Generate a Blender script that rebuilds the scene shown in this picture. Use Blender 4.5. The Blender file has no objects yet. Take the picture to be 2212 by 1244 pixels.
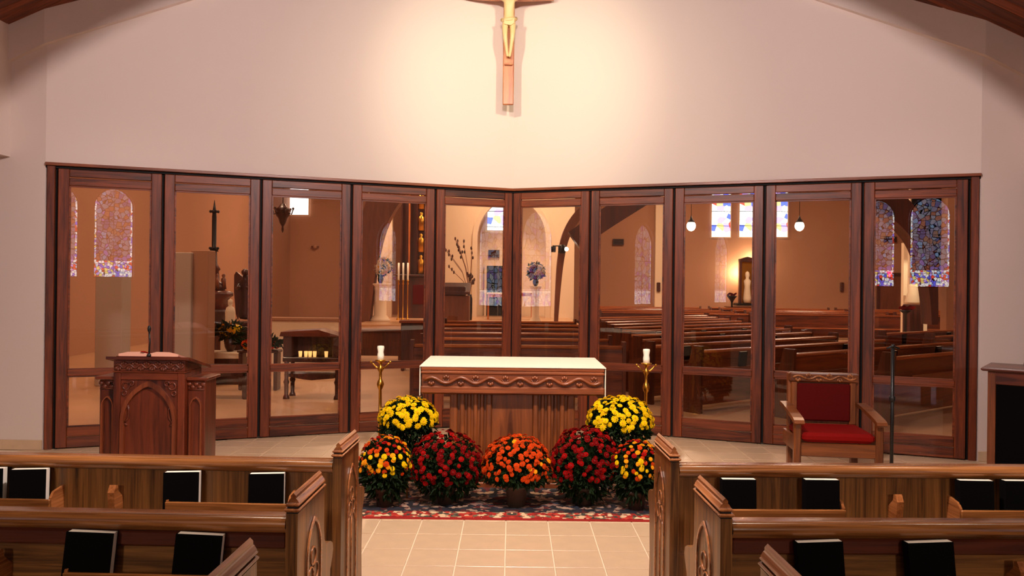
import bpy, math, random
from mathutils import Vector, Matrix
R = random.Random(7)
PI = math.pi
scn = bpy.context.scene
col = scn.collection

# ------------------------------------------------------------------ camera, world, lights, exposure
F, RHO, CAMZ = 1700.0, 0.012, 1.7
cr, sr = math.cos(RHO), math.sin(RHO)
cam_d = bpy.data.cameras.new('camera')
cam = bpy.data.objects.new('camera', cam_d)
col.objects.link(cam)
cam_d.sensor_fit = 'HORIZONTAL'; cam_d.sensor_width = 36.0
cam_d.lens = 36.0 * F / 2212.0
cam_d.shift_y = -10.0 / 2212.0
cam_d.clip_end = 200
m = Matrix(((cr, -sr, 0), (0, 0, -1), (sr, cr, 0)))
cam.matrix_world = Matrix.Translation((0, 0, CAMZ)) @ m.to_4x4()
scn.camera = cam

def at(px, py, Y):
    """world point seen at a pixel of the photograph, at distance Y in front of the camera"""
    du, dv = (px - 1106) / F, (py - 612) / F
    return Vector((Y * (du * cr + dv * sr), Y, CAMZ + Y * (du * sr - dv * cr)))

w = bpy.data.worlds.new('world'); scn.world = w; w.use_nodes = True
w.node_tree.nodes['Background'].inputs[0].default_value = (1.0, .82, .7, 1)
w.node_tree.nodes['Background'].inputs[1].default_value = 0.12
vs = scn.view_settings
scn.display_settings.display_device = 'sRGB'
vs.view_transform = 'Standard'; vs.look = 'None'; vs.gamma = 1.0; vs.use_curve_mapping = False
vs.exposure = 0.0

def aim(o, tgt):
    d = Vector(tgt) - o.location
    o.rotation_euler = d.to_track_quat('-Z', 'Y').to_euler()

def light(name, kind, loc, tgt, energy, color, **kw):
    d = bpy.data.lights.new(name, kind); d.energy = energy; d.color = color
    for k, v in kw.items(): setattr(d, k, v)
    o = bpy.data.objects.new(name, d); col.objects.link(o); o.location = loc
    if tgt is not None: aim(o, tgt)
    return o
WARM = (1.0, .80, .62); WARM2 = (1.0, .66, .40); PINK = (1.0, .84, .78)
light('chapel_flood_light', 'SPOT', (0, 3.0, 4.4), (0, 3.0 + .760, 4.4 - .649), 800, (1.0, .85, .82), spot_size=math.radians(105.6), spot_blend=.0, shadow_soft_size=.12)
for sx in (-1, 1):
    light('cross_spot_light', 'SPOT', (sx * 1.3, 5.6, 4.9), (sx * -.3, 9.3, 3.8), 350, (1.0, .90, .64), spot_size=math.radians(66), spot_blend=1.0, shadow_soft_size=.08)
    light('altar_spot_light', 'SPOT', (sx * 1.1, 4.7, 5.4), (sx * .4, 6.7, .6), 330, (1.0, .80, .55), spot_size=math.radians(58), spot_blend=.9, shadow_soft_size=.08)
    light('side_downlight', 'SPOT', (sx * 3.6, 6.4, 4.5), (sx * 3.4, 7.2, 0), 60, (1.0, .84, .78), spot_size=math.radians(95), spot_blend=1.0, shadow_soft_size=.15)
for x in (-2.0, 1.9, 3.7):
    light('pew_spot_light', 'SPOT', (x, 4.1, 4.6), (x, 3.5, .6), 90, (1.0, .84, .66), spot_size=math.radians(80), spot_blend=.9, shadow_soft_size=.05)
for x in (-2.3, 2.3):
    light('pew_back_fill_light', 'SPOT', (x, -5.0, 3.2), (x, 3.6, .3), 620, (1.0, .86, .68), spot_size=math.radians(36), spot_blend=1.0, shadow_soft_size=.3)  # added fill from behind the camera to brighten the pew backs
light('chapel_rear_fill_light', 'AREA', (0, -4.5, 5.6), (0, -1, 0), 55, PINK, shape='RECTANGLE', size=4.0, size_y=3.0)  # unseen area fill added to lift the rear half and pew backs
light('chapel_middle_fill_light', 'AREA', (0, 2.2, 5.9), (0, 3.0, 0), 105, (1.0, .82, .70), shape='RECTANGLE', size=3.0, size_y=2.0)  # unseen overhead fill added to light pews and floor from above
# unseen area fills added to light the nave, high under the dark roof
for (x, y, e) in ((-5.2, 10.6, 520), (-6.0, 18, 420), (-5.5, 27, 800), (0, 13.5, 200), (0, 20, 380), (0, 27, 700), (6, 14, 330), (7.5, 21, 560), (6, 28, 760), (12.5, 18, 380), (12, 27, 700)):
    light('nave_fill_light', 'AREA', (x, y, 7.3), (x, y + .5, 0), e * .5, (1.0, .64, .41), shape='SQUARE', size=1.2)

# ------------------------------------------------------------------ materials
def lin(c):
    return tuple(((v / 255) / 12.92 if v / 255 <= .04045 else ((v / 255 + .055) / 1.055) ** 2.4) for v in c) + (1,)
def newmat(name):
    mt = bpy.data.materials.new(name); mt.use_nodes = True
    nt = mt.node_tree
    return mt, nt, nt.nodes['Principled BSDF']
def N(nt, t, **kw):
    n = nt.nodes.new(t)
    for k, v in kw.items(): setattr(n, k, v)
    return n
def plain(name, c, rough=.5, metal=0, noise=.0, scale=8, bump=0, spec=.5, emit=None, es=0, coat=0):
    mt, nt, b = newmat(name)
    b.inputs['Base Color'].default_value = lin(c); b.inputs['Roughness'].default_value = rough
    b.inputs['Metallic'].default_value = metal; b.inputs['Specular IOR Level'].default_value = spec
    b.inputs['Coat Weight'].default_value = coat
    if noise or bump:
        tc = N(nt, 'ShaderNodeTexCoord'); nz = N(nt, 'ShaderNodeTexNoise')
        nz.inputs['Scale'].default_value = scale; nz.inputs['Detail'].default_value = 5
        nt.links.new(tc.outputs['Object'], nz.inputs['Vector'])
        if noise:
            mx = N(nt, 'ShaderNodeMix', data_type='RGBA', blend_type='MULTIPLY')
            mx.inputs[0].default_value = noise
            mx.inputs[6].default_value = lin(c)
            rp = N(nt, 'ShaderNodeValToRGB'); rp.color_ramp.elements[0].position = .3; rp.color_ramp.elements[1].position = .7
            rp.color_ramp.elements[0].color = (.25, .25, .25, 1)
            nt.links.new(nz.outputs['Fac'], rp.inputs[0]); nt.links.new(rp.outputs[0], mx.inputs[7])
            nt.links.new(mx.outputs[2], b.inputs['Base Color'])
        if bump:
            bp = N(nt, 'ShaderNodeBump'); bp.inputs['Strength'].default_value = bump; bp.inputs['Distance'].default_value = .01
            nt.links.new(nz.outputs['Fac'], bp.inputs['Height']); nt.links.new(bp.outputs[0], b.inputs['Normal'])
    if emit:
        b.inputs['Emission Color'].default_value = lin(emit); b.inputs['Emission Strength'].default_value = es
    return mt
def wood(name, dark, light_, axis='z', rough=.32, fine=34, vary=.25, coat=.25):
    mt, nt, b = newmat(name)
    tc = N(nt, 'ShaderNodeTexCoord'); mp = N(nt, 'ShaderNodeMapping'); oi = N(nt, 'ShaderNodeObjectInfo')
    s = {'x': (1.6, fine, fine), 'y': (fine, 1.6, fine), 'z': (fine, fine, 1.6)}[axis]
    mp.inputs['Scale'].default_value = s
    nt.links.new(tc.outputs['Object'], mp.inputs['Vector'])
    vm = N(nt, 'ShaderNodeVectorMath', operation='MULTIPLY_ADD'); vm.inputs[1].default_value = (13, 17, 11)
    cb = N(nt, 'ShaderNodeCombineXYZ')
    for i in range(3): nt.links.new(oi.outputs['Random'], cb.inputs[i])
    nt.links.new(cb.outputs[0], vm.inputs[0]); nt.links.new(mp.outputs[0], vm.inputs[2])
    n1 = N(nt, 'ShaderNodeTexNoise'); n1.inputs['Scale'].default_value = 1.0; n1.inputs['Detail'].default_value = 6; n1.inputs['Distortion'].default_value = .9
    n1.inputs['Roughness'].default_value = .62
    nt.links.new(vm.outputs[0], n1.inputs['Vector'])
    n2 = N(nt, 'ShaderNodeTexNoise'); n2.inputs['Scale'].default_value = .22; n2.inputs['Detail'].default_value = 2
    nt.links.new(vm.outputs[0], n2.inputs['Vector'])
    ad = N(nt, 'ShaderNodeMath', operation='MULTIPLY_ADD'); ad.inputs[1].default_value = .45
    nt.links.new(n2.outputs['Fac'], ad.inputs[0]); 
    mu = N(nt, 'ShaderNodeMath', operation='MULTIPLY'); mu.inputs[1].default_value = .62
    nt.links.new(n1.outputs['Fac'], mu.inputs[0]); nt.links.new(mu.outputs[0], ad.inputs[2])
    rp = N(nt, 'ShaderNodeValToRGB')
    rp.color_ramp.elements[0].position = .40; rp.color_ramp.elements[0].color = lin(dark)
    rp.color_ramp.elements[1].position = .66; rp.color_ramp.elements[1].color = lin(light_)
    nt.links.new(ad.outputs[0], rp.inputs[0])
    hv = N(nt, 'ShaderNodeHueSaturation')
    mr = N(nt, 'ShaderNodeMapRange'); mr.inputs[3].default_value = 1 - vary; mr.inputs[4].default_value = 1 + vary
    nt.links.new(oi.outputs['Random'], mr.inputs[0]); nt.links.new(mr.outputs[0], hv.inputs['Value'])
    nt.links.new(rp.outputs[0], hv.inputs['Color']); nt.links.new(hv.outputs[0], b.inputs['Base Color'])
    b.inputs['Roughness'].default_value = rough; b.inputs['Coat Weight'].default_value = coat; b.inputs['Coat Roughness'].default_value = .22
    bp = N(nt, 'ShaderNodeBump'); bp.inputs['Strength'].default_value = .12; bp.inputs['Distance'].default_value = .004
    nt.links.new(n1.outputs['Fac'], bp.inputs['Height']); nt.links.new(bp.outputs[0], b.inputs['Normal'])
    return mt
def glass(name, tint=(.93, .93, .93), gain=1.0):
    mt, nt, b = newmat(name); nt.nodes.remove(b); out = nt.nodes['Material Output']
    tr = N(nt, 'ShaderNodeBsdfTransparent'); tr.inputs[0].default_value = (*tint, 1)
    gl = N(nt, 'ShaderNodeBsdfGlossy'); gl.inputs['Roughness'].default_value = 0.0
    fr = N(nt, 'ShaderNodeFresnel'); ge = N(nt, 'ShaderNodeNewGeometry')
    mr = N(nt, 'ShaderNodeMapRange'); mr.inputs[3].default_value = 1.5; mr.inputs[4].default_value = 1 / 1.5
    nt.links.new(ge.outputs['Backfacing'], mr.inputs[0]); nt.links.new(mr.outputs[0], fr.inputs['IOR'])
    mg = N(nt, 'ShaderNodeMath', operation='MULTIPLY'); mg.inputs[1].default_value = gain
    nt.links.new(fr.outputs[0], mg.inputs[0])
    mx = N(nt, 'ShaderNodeMixShader')
    nt.links.new(mg.outputs[0], mx.inputs[0]); nt.links.new(tr.outputs[0], mx.inputs[1]); nt.links.new(gl.outputs[0], mx.inputs[2])
    nt.links.new(mx.outputs[0], out.inputs['Surface'])
    return mt
def stained(name, cols, scale=9, strength=4.0, lead=.035, seed=0.0):
    mt, nt, b = newmat(name); nt.nodes.remove(b); out = nt.nodes['Material Output']
    tc = N(nt, 'ShaderNodeTexCoord'); mp = N(nt, 'ShaderNodeMapping'); mp.inputs['Location'].default_value = (seed, seed * 1.7, seed * .6)
    nt.links.new(tc.outputs['Object'], mp.inputs['Vector'])
    v1 = N(nt, 'ShaderNodeTexVoronoi'); v2 = N(nt, 'ShaderNodeTexVoronoi', feature='DISTANCE_TO_EDGE')
    for v in (v1, v2):
        v.inputs['Scale'].default_value = scale; nt.links.new(mp.outputs[0], v.inputs['Vector'])
    sp = N(nt, 'ShaderNodeSeparateColor'); nt.links.new(v1.outputs['Color'], sp.inputs[0])
    rp = N(nt, 'ShaderNodeValToRGB'); rp.color_ramp.interpolation = 'CONSTANT'
    els = rp.color_ramp.elements
    for i, c in enumerate(cols):
        e = els[i] if i < 2 else els.new(i / len(cols))
        e.position = i / len(cols)
        e.color = (*c, 1)
    nt.links.new(sp.outputs[0], rp.inputs[0])
    gt = N(nt, 'ShaderNodeMath', operation='GREATER_THAN'); gt.inputs[1].default_value = lead
    nt.links.new(v2.outputs['Distance'], gt.inputs[0])
    ml = N(nt, 'ShaderNodeMath', operation='MULTIPLY'); ml.inputs[1].default_value = strength
    nt.links.new(gt.outputs[0], ml.inputs[0])
    em = N(nt, 'ShaderNodeEmission'); nt.links.new(rp.outputs[0], em.inputs['Color']); nt.links.new(ml.outputs[0], em.inputs['Strength'])
    nt.links.new(em.outputs[0], out.inputs['Surface'])
    return mt

M = {}
M['wall'] = plain('painted_plaster', (222, 203, 193), .85, bump=.03, scale=60)
M['navewall'] = plain('tan_plaster', (176, 128, 98), .85, noise=.12, scale=.6)
M['cream'] = plain('cream_plaster', (238, 215, 185), .85)
M['tile'] = plain('beige_tile', (212, 180, 146), .28, noise=.12, scale=9)
M['grout'] = plain('pale_grout', (226, 204, 174), .9)
M['navefloor'] = plain('nave_floor_stone', (206, 160, 122), .3, noise=.25, scale=1.2)
M['carpet'] = plain('nave_carpet', (120, 100, 80), .95, noise=.4, scale=30)
M['door'] = wood('mahogany_vertical', (60, 20, 6), (136, 60, 24), 'z', .45, 26, .06, .08)
M['doorx'] = wood('mahogany_horizontal', (60, 20, 6), (140, 64, 26), 'x', .45, 26, .06, .08)
M['oakz'] = wood('oak_vertical', (60, 32, 10), (150, 98, 48), 'z', .36, 60, .08, .1)
M['oakx'] = wood('oak_horizontal', (80, 42, 15), (162, 102, 54), 'x', .22, 48, .08)
M['oaky'] = wood('oak_end_grain', (100, 50, 20), (172, 106, 58), 'y', .25, 44, .06)
M['oakh'] = wood('oak_back_horizontal', (56, 30, 10), (148, 96, 46), 'x', .4, 36, .05, .08)
M['chairz'] = wood('chair_wood_vertical', (74, 32, 12), (142, 78, 36), 'z', .34, 24, .05)
M['chairx'] = wood('chair_wood_horizontal', (74, 32, 12), (142, 78, 36), 'x', .34, 24, .05)
M['lecl'] = wood('lectern_moulding_wood', (84, 34, 16), (142, 70, 36), 'z', .36, 20, .05)
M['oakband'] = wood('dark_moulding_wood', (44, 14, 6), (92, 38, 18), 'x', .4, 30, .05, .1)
M['nlit'] = wood('nave_lit_top_wood', (110, 52, 24), (188, 108, 60), 'x', .25, 30, .15)  # paler than the pew wood: light on rails and seats put into colour
M['greyreflect'] = plain('grey_reflection_tone', (186, 168, 152), .85)  # tone of pale reflections in the glass, given to solid strips
M['altz'] = wood('altar_oak_vertical', (84, 38, 13), (158, 84, 38), 'z', .38, 22, .05)
M['altx'] = wood('altar_oak_horizontal', (92, 40, 14), (160, 82, 38), 'x', .38, 22, .05)
M['lecz'] = wood('lectern_wood_vertical', (50, 14, 6), (116, 48, 22), 'z', .36, 20, .05)
M['lecx'] = wood('lectern_wood_horizontal', (54, 16, 7), (120, 52, 24), 'x', .34, 20, .05)
M['plank'] = wood('ceiling_plank_wood', (62, 22, 8), (140, 68, 30), 'x', .5, 18, .35, 0)
M['navewood'] = wood('nave_pew_wood', (58, 20, 8), (128, 60, 26), 'x', .38, 20, .18)
M['navewoodz'] = wood('nave_pew_end_wood', (50, 17, 7), (100, 44, 20), 'z', .40, 20, .18)
M['darkwood'] = wood('dark_carved_wood', (40, 14, 8), (86, 36, 20), 'z', .42, 18, .1)
M['rib'] = wood('laminated_arch_wood', (96, 50, 28), (130, 74, 44), 'z', .5, 10, .05, 0)
M['gap'] = plain('black_gap', (8, 4, 3), .8)
M['black'] = plain('black_metal', (10, 9, 9), .4)
M['cover'] = plain('black_leatherette', (4, 2, 2), .85, spec=.08)
M['pages'] = plain('page_edges', (226, 214, 196), .8)
M['pagespink'] = plain('open_pages', (232, 168, 140), .8)
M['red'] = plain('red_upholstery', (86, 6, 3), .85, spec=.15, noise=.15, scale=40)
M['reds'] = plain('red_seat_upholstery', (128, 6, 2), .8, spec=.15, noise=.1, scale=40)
M['cloth'] = plain('white_altar_linen', (240, 234, 214), .8)
M['gold'] = plain('brass', (205, 150, 60), .28, 1)
M['wax'] = plain('white_wax', (245, 238, 220), .5, emit=(255, 225, 180), es=.15)
M['corpus'] = plain('carved_pale_wood_figure', (220, 188, 134), .42)
M['crosswood'] = wood('cross_wood', (166, 84, 34), (212, 132, 70), 'z', .4, 20, .05)
M['pot'] = plain('grey_brown_pot', (84, 64, 52), .6)
M['leafd'] = plain('dark_mum_leaf', (26, 42, 16), .65, spec=.12, noise=.5, scale=20)
M['stem'] = plain('green_stem', (40, 52, 24), .7)
M['yellow'] = plain('yellow_petals', (240, 200, 10), .75, spec=.08)
M['yellowc'] = plain('yellow_centre', (210, 150, 10), .7)
M['orange'] = plain('orange_petals', (205, 66, 10), .75, spec=.08)
M['orangec'] = plain('orange_centre', (150, 50, 10), .7)
M['crimson'] = plain('crimson_petals', (118, 4, 5), .75, spec=.08)
M['crimsonc'] = plain('crimson_centre', (110, 10, 10), .7)
M['brightred'] = plain('bright_red_petals', (158, 8, 6), .75, spec=.08)
M['amber'] = plain('amber_petals', (244, 160, 20), .75, spec=.08)
M['glass'] = glass('clear_pane_glass', (.95, .94, .93), 1.15)
WH = (1, 1, 1); BL = (.10, .14, .9); LB = (.45, .65, 1.0); RD = (.9, .08, .05); YE = (.95, .75, .2); VI = (.55, .35, .95); GR = (.2, .6, .3)
M['st_side'] = stained('stained_glass_side', [WH, (.9, .8, .95), VI, (.85, .7, .9), LB, (.95, .7, .6), (.9, .8, .6), (.9, .85, 1)], 7, 1.5)
M['st_side_b'] = stained('stained_glass_side_border', [WH, (.9, .8, 1), WH, (1, .85, .8), LB, WH, VI, WH], 14, 4.2)
M['st_back'] = stained('stained_glass_back', [(.5, .4, .6), (.25, .2, .45), VI, (.6, .5, .6), (.7, .25, .15), (.4, .35, .5), LB, (.5, .5, .6), (.6, .3, .2)], 8, 3.0, .05, 3.1)
M['st_back_b'] = stained('stained_glass_back_border', [WH, BL, LB, WH, RD, WH, VI, YE], 13, 8.0, .05, 3.1)
M['st_nave'] = stained('stained_glass_nave', [WH, WH, (.9, .95, 1), WH, BL, WH, RD, WH, YE, WH, VI, (.7, .9, 1)], 4.0, 3.0, .01, 5.2)
M['st_reflect'] = stained('stained_glass_reflection', [(.02, .02, .05), (.04, .05, .3), (.01, .01, .01), (.3, .03, .02), (.02, .03, .02), (.15, .17, .4), (.02, .01, .02), (.3, .24, .12)], 6.5, .06, .05, 1.4)  # dim colours of the rear window's reflection, painted on a dark pane
M['bright'] = plain('bright_window_glass', (255, 255, 255), .5, emit=(255, 255, 255), es=2.2)
M['globe'] = plain('lit_opal_globe', (255, 250, 240), .5, emit=(255, 244, 225), es=5)
M['exit'] = plain('red_exit_sign', (220, 20, 10), .5, emit=(255, 40, 20), es=1.5)
M['votive'] = plain('lit_votive_glass', (255, 210, 140), .4, emit=(255, 190, 110), es=1.2)
M['stone'] = plain('pale_stone', (226, 204, 176), .7, bump=.1, scale=20)
M['greenglass'] = plain('dark_green_door_glass', (8, 20, 18), .12)

def rugmat(name, cols, scale, seed, rough=.95):
    mt, nt, b = newmat(name)
    tc = N(nt, 'ShaderNodeTexCoord'); mp = N(nt, 'ShaderNodeMapping'); mp.inputs['Location'].default_value = (seed, seed, 0)
    sx = N(nt, 'ShaderNodeVectorMath', operation='ABSOLUTE')
    nt.links.new(tc.outputs['Object'], sx.inputs[0]); nt.links.new(sx.outputs[0], mp.inputs[0])
    mp.inputs['Scale'].default_value = (1, 1.0, 0)
    v = N(nt, 'ShaderNodeTexVoronoi', distance='MANHATTAN'); v.inputs['Scale'].default_value = scale
    nt.links.new(mp.outputs[0], v.inputs['Vector'])
    sp = N(nt, 'ShaderNodeSeparateColor'); nt.links.new(v.outputs['Color'], sp.inputs[0])
    rp = N(nt, 'ShaderNodeValToRGB'); rp.color_ramp.interpolation = 'CONSTANT'
    for i, c in enumerate(cols):
        e = rp.color_ramp.elements[i] if i < 2 else rp.color_ramp.elements.new(i / len(cols))
        e.position = i / len(cols); e.color = lin(c)
    nt.links.new(sp.outputs[0], rp.inputs[0]); nt.links.new(rp.outputs[0], b.inputs['Base Color'])
    b.inputs['Roughness'].default_value = rough
    return mt
M['rugf'] = rugmat('rug_field_pattern', [(28, 24, 34), (150, 112, 96), (24, 20, 24), (90, 24, 18), (40, 46, 60), (186, 150, 124), (20, 18, 22), (70, 60, 50)], 22, 1)
M['rugb'] = rugmat('rug_border_pattern', [(150, 20, 12), (214, 178, 140), (166, 28, 18), (60, 54, 44), (190, 60, 40), (220, 190, 150), (120, 20, 14), (110, 100, 76)], 26, 5)
M['rugd'] = rugmat('rug_guard_pattern', [(22, 22, 30), (40, 36, 44), (150, 120, 100), (18, 18, 24), (80, 24, 20), (30, 30, 44)], 24, 9)
M['rugr'] = plain('rug_red_edge', (150, 14, 8), .95)

# ------------------------------------------------------------------ mesh helpers
class MB:
    def __init__(s): s.v = []; s.f = []; s.mi = []; s.sm = []; s.cur = 0; s.smooth = False
    def add(s, vs_, fs):
        o = len(s.v); s.v += [tuple(p) for p in vs_]
        for f in fs: s.f.append([i + o for i in f]); s.mi.append(s.cur); s.sm.append(s.smooth)
        return s
    def box(s, x0, x1, y0, y1, z0, z1, mat=None):
        p = [(x, y, z) for z in (z0, z1) for y in (y0, y1) for x in (x0, x1)]
        if mat is not None: p = [mat @ Vector(q) for q in p]
        return s.add(p, [(0, 2, 3, 1), (4, 5, 7, 6), (0, 1, 5, 4), (2, 6, 7, 3), (0, 4, 6, 2), (1, 3, 7, 5)])
    def bbox(s, x0, x1, y0, y1, z0, z1, b=.006):
        """box with all edges chamfered a little"""
        b = min(b, (x1 - x0) / 3, (y1 - y0) / 3, (z1 - z0) / 3)
        ring = lambda i, z: [(x0 + i, y0 + b, z) if 0 else None]
        def loop(i, z):
            a = i
            return [(x0 + a + b, y0 + a, z), (x1 - a - b, y0 + a, z), (x1 - a, y0 + a + b, z), (x1 - a, y1 - a - b, z),
                    (x1 - a - b, y1 - a, z), (x0 + a + b, y1 - a, z), (x0 + a, y1 - a - b, z), (x0 + a, y0 + a + b, z)]
        L = [loop(b, z0), loop(0, z0 + b), loop(0, z1 - b), loop(b, z1)]
        vs_ = [p for l in L for p in l]; fs = []
        for k in range(3):
            for i in range(8):
                j = (i + 1) % 8; fs.append((k * 8 + i, k * 8 + j, k * 8 + 8 + j, k * 8 + 8 + i))
        fs.append(tuple(reversed(range(8)))); fs.append(tuple(range(24, 32)))
        return s.add(vs_, fs)
    def prism(s, poly, a0, a1, axis='y', cap=True):
        """poly of 2-D points; extruded along axis: y -> (x,z), x -> (y,z), z -> (x,y)"""
        def P(p, a): return {'y': (p[0], a, p[1]), 'x': (a, p[0], p[1]), 'z': (p[0], p[1], a)}[axis]
        n = len(poly); vs_ = [P(p, a0) for p in poly] + [P(p, a1) for p in poly]
        fs = [(i, (i + 1) % n, n + (i + 1) % n, n + i) for i in range(n)]
        if cap: fs += [tuple(reversed(range(n))), tuple(range(n, 2 * n))]
        return s.add(vs_, fs)
    def ringprism(s, outer, inner, a0, a1, axis='y', closed=True):
        def P(p, a): return {'y': (p[0], a, p[1]), 'x': (a, p[0], p[1]), 'z': (p[0], p[1], a)}[axis]
        n = len(outer); vs_ = [P(p, a0) for p in outer] + [P(p, a0) for p in inner] + [P(p, a1) for p in outer] + [P(p, a1) for p in inner]
        fs = []
        for i in range(n if closed else n - 1):
            j = (i + 1) % n
            fs += [(i, j, n + j, n + i), (2 * n + i, 3 * n + i, 3 * n + j, 2 * n + j), (i, 2 * n + i, 2 * n + j, j), (n + i, n + j, 3 * n + j, 3 * n + i)]
        if not closed:
            for i in (0, n - 1): fs.append((i, n + i, 3 * n + i, 2 * n + i))
        return s.add(vs_, fs)
    def lathe(s, prof, c=(0, 0, 0), n=16):
        s.smooth = True
        vs_ = []; fs = []
        for r, z in prof:
            for i in range(n):
                a = 2 * PI * i / n; vs_.append((c[0] + r * math.cos(a), c[1] + r * math.sin(a), c[2] + z))
        for k in range(len(prof) - 1):
            for i in range(n):
                j = (i + 1) % n; fs.append((k * n + i, k * n + j, (k + 1) * n + j, (k + 1) * n + i))
        fs.append(tuple(reversed(range(n)))); fs.append(tuple(range((len(prof) - 1) * n, len(prof) * n)))
        s.add(vs_, fs); s.smooth = False; return s
    def tube(s, pts, r, n=8, closed=False):
        pts = [Vector(p) for p in pts]; s.smooth = True
        rs = r if isinstance(r, (list, tuple)) else [r] * len(pts)
        vs_ = []; fs = []; m_ = len(pts); up = None
        for k, p in enumerate(pts):
            if closed: t = pts[(k + 1) % m_] - pts[k - 1]
            else: t = pts[min(k + 1, m_ - 1)] - pts[max(k - 1, 0)]
            t = t.normalized() if t.length > 0 else Vector((0, 0, 1))
            if up is None:
                up = Vector((0, 1, 0)) if abs(t.y) < .8 else Vector((1, 0, 0))
            a = up - t * up.dot(t)
            a = a.normalized() if a.length > 1e-6 else t.orthogonal().normalized()
            up = a; b = t.cross(a)
            for i in range(n):
                th = 2 * PI * i / n; vs_.append(p + (a * math.cos(th) + b * math.sin(th)) * rs[k])
        for k in range(m_ if closed else m_ - 1):
            k2 = (k + 1) % m_
            for i in range(n):
                j = (i + 1) % n; fs.append((k * n + i, k * n + j, k2 * n + j, k2 * n + i))
        if not closed: fs += [tuple(reversed(range(n))), tuple(range((m_ - 1) * n, m_ * n))]
        s.add(vs_, fs); s.smooth = False; return s
    def ball(s, c, r, n=12, k=8, sc=(1, 1, 1)):
        prof = [(max(1e-4, math.sin(PI * i / k)), -math.cos(PI * i / k)) for i in range(k + 1)]
        s.smooth = True; vs_ = []; fs = []
        for pr, z in prof:
            for i in range(n):
                a = 2 * PI * i / n; vs_.append((c[0] + r * sc[0] * pr * math.cos(a), c[1] + r * sc[1] * pr * math.sin(a), c[2] + r * sc[2] * z))
        for q in range(k):
            for i in range(n):
                j = (i + 1) % n; fs.append((q * n + i, q * n + j, (q + 1) * n + j, (q + 1) * n + i))
        s.add(vs_, fs); s.smooth = False; return s
    def mesh(s, name, mats):
        me = bpy.data.meshes.new(name); me.from_pydata(s.v, [], s.f)
        for mt in (mats if isinstance(mats, (list, tuple)) else [mats]): me.materials.append(mt)
        me.polygons.foreach_set('material_index', s.mi); me.polygons.foreach_set('use_smooth', s.sm)
        me.validate(); me.update(); return me
    def build(s, name, mats, parent=None, loc=None, rz=0, fix=True):
        me = s.mesh(name, mats)
        if fix:
            import bmesh
            bm = bmesh.new(); bm.from_mesh(me); bmesh.ops.recalc_face_normals(bm, faces=bm.faces); bm.to_mesh(me); bm.free()
        return put(name, me, parent, loc, rz)
def put(name, me, parent=None, loc=None, rz=0):
    o = bpy.data.objects.new(name, me); col.objects.link(o)
    if parent: o.parent = parent
    if loc is not None: o.location = loc
    if rz: o.rotation_euler = (0, 0, rz)
    return o
def tag(o, label=None, cat=None, group=None, kind=None):
    if label: o['label'] = label
    if cat: o['category'] = cat
    if group: o['group'] = group
    if kind: o['kind'] = kind
    return o
def empty(name, loc, rz=0, **kw):
    o = bpy.data.objects.new(name, None); col.objects.link(o); o.location = loc; o.rotation_euler = (0, 0, rz)
    o.empty_display_size = .1
    return tag(o, **kw)
def copy_tree(o, parent=None):
    c = o.copy(); col.objects.link(c); c.parent = parent
    for ch in [q for q in KIDS.get(o.name, [])]: KIDS.setdefault(c.name, []).append(copy_tree(ch, c))
    return c
KIDS = {}
def snapshot():
    KIDS.clear()
    for q in col.objects:
        if q.parent: KIDS.setdefault(q.parent.name, []).append(q)
def struct(o): o['kind'] = 'structure'; return o

def arch(w_, h, spring, n=8, x0=0, z0=0):
    """pointed-arch outline, from lower left up and round to lower right"""
    hw = w_ / 2; rise = h - spring
    R_ = (hw * hw + rise * rise) / (2 * hw)
    pts = [(x0 - hw, z0)]
    a1 = math.asin(min(1, rise / R_))
    for i in range(n + 1):
        a = a1 * i / n; pts.append((x0 - hw + R_ - R_ * math.cos(a), z0 + spring + R_ * math.sin(a)))
    right = [(2 * x0 - p[0], p[1]) for p in reversed(pts[:-1])]
    return pts + right

# ------------------------------------------------------------------ chapel shell
K = .374; APEX = 9.5; ZT = 2.84; XE = 4.62
ang = math.atan(K)
YE_ = APEX - K * XE                   # depth of the outer ends of the glass wall
def roofz(x): return 4.19 + .45 * (4.95 - abs(x))
def creasez(x): return 3.86 + .50 * (4.9 - abs(x))
# floor: grout bed, tiles
fl = MB().box(-7.6, 7.6, -9.2, 9.8, -.12, -.004).build('floor', M['grout']); struct(fl)
T = .2995
tile_me = MB().bbox(-T / 2 + .004, T / 2 - .004, -T / 2 + .004, T / 2 - .004, -.03, .0005, .0015).mesh('tile', M['tile'])
cells = []
off_x = at(1092, 1165, 5.25).x % T
for iy in range(-5, 35):
    y = 5.645 - 15 * T + (iy + .5) * T - .03 + T
    for ix in range(-17, 17):
        x = off_x + (ix + .5) * T
        if abs(x) > 4.5 + T or y > APEX - K * abs(x) + .12 or y < .6: continue
        vis = False
        if abs(x) < 1.0 and 4.3 < y < 5.7: vis = True; pri = 0
        elif 5.6 < y: vis = abs(x) < .62 * y; pri = 1 + (0 if abs(x) > 1.3 else 3)
        else: pri = 9
        cells.append((pri, -(abs(x) + y) if pri == 1 else 0, x, y, vis))
cells.sort(key=lambda c: (c[0], -c[3] if c[0] == 9 else c[3]))
st = MB()
for i, c in enumerate(cells):
    if i < 300 and c[4]:
        put('tile', tile_me, fl, (c[2], c[3], 0))
    else:
        x, y = c[2], c[3]; st.box(x - T / 2 + .004, x + T / 2 - .004, y - T / 2 + .004, y + T / 2 - .004, -.02, .0005)
tag(st.build('tile_field', M['tile'], fl, fix=False), kind='stuff')

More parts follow.
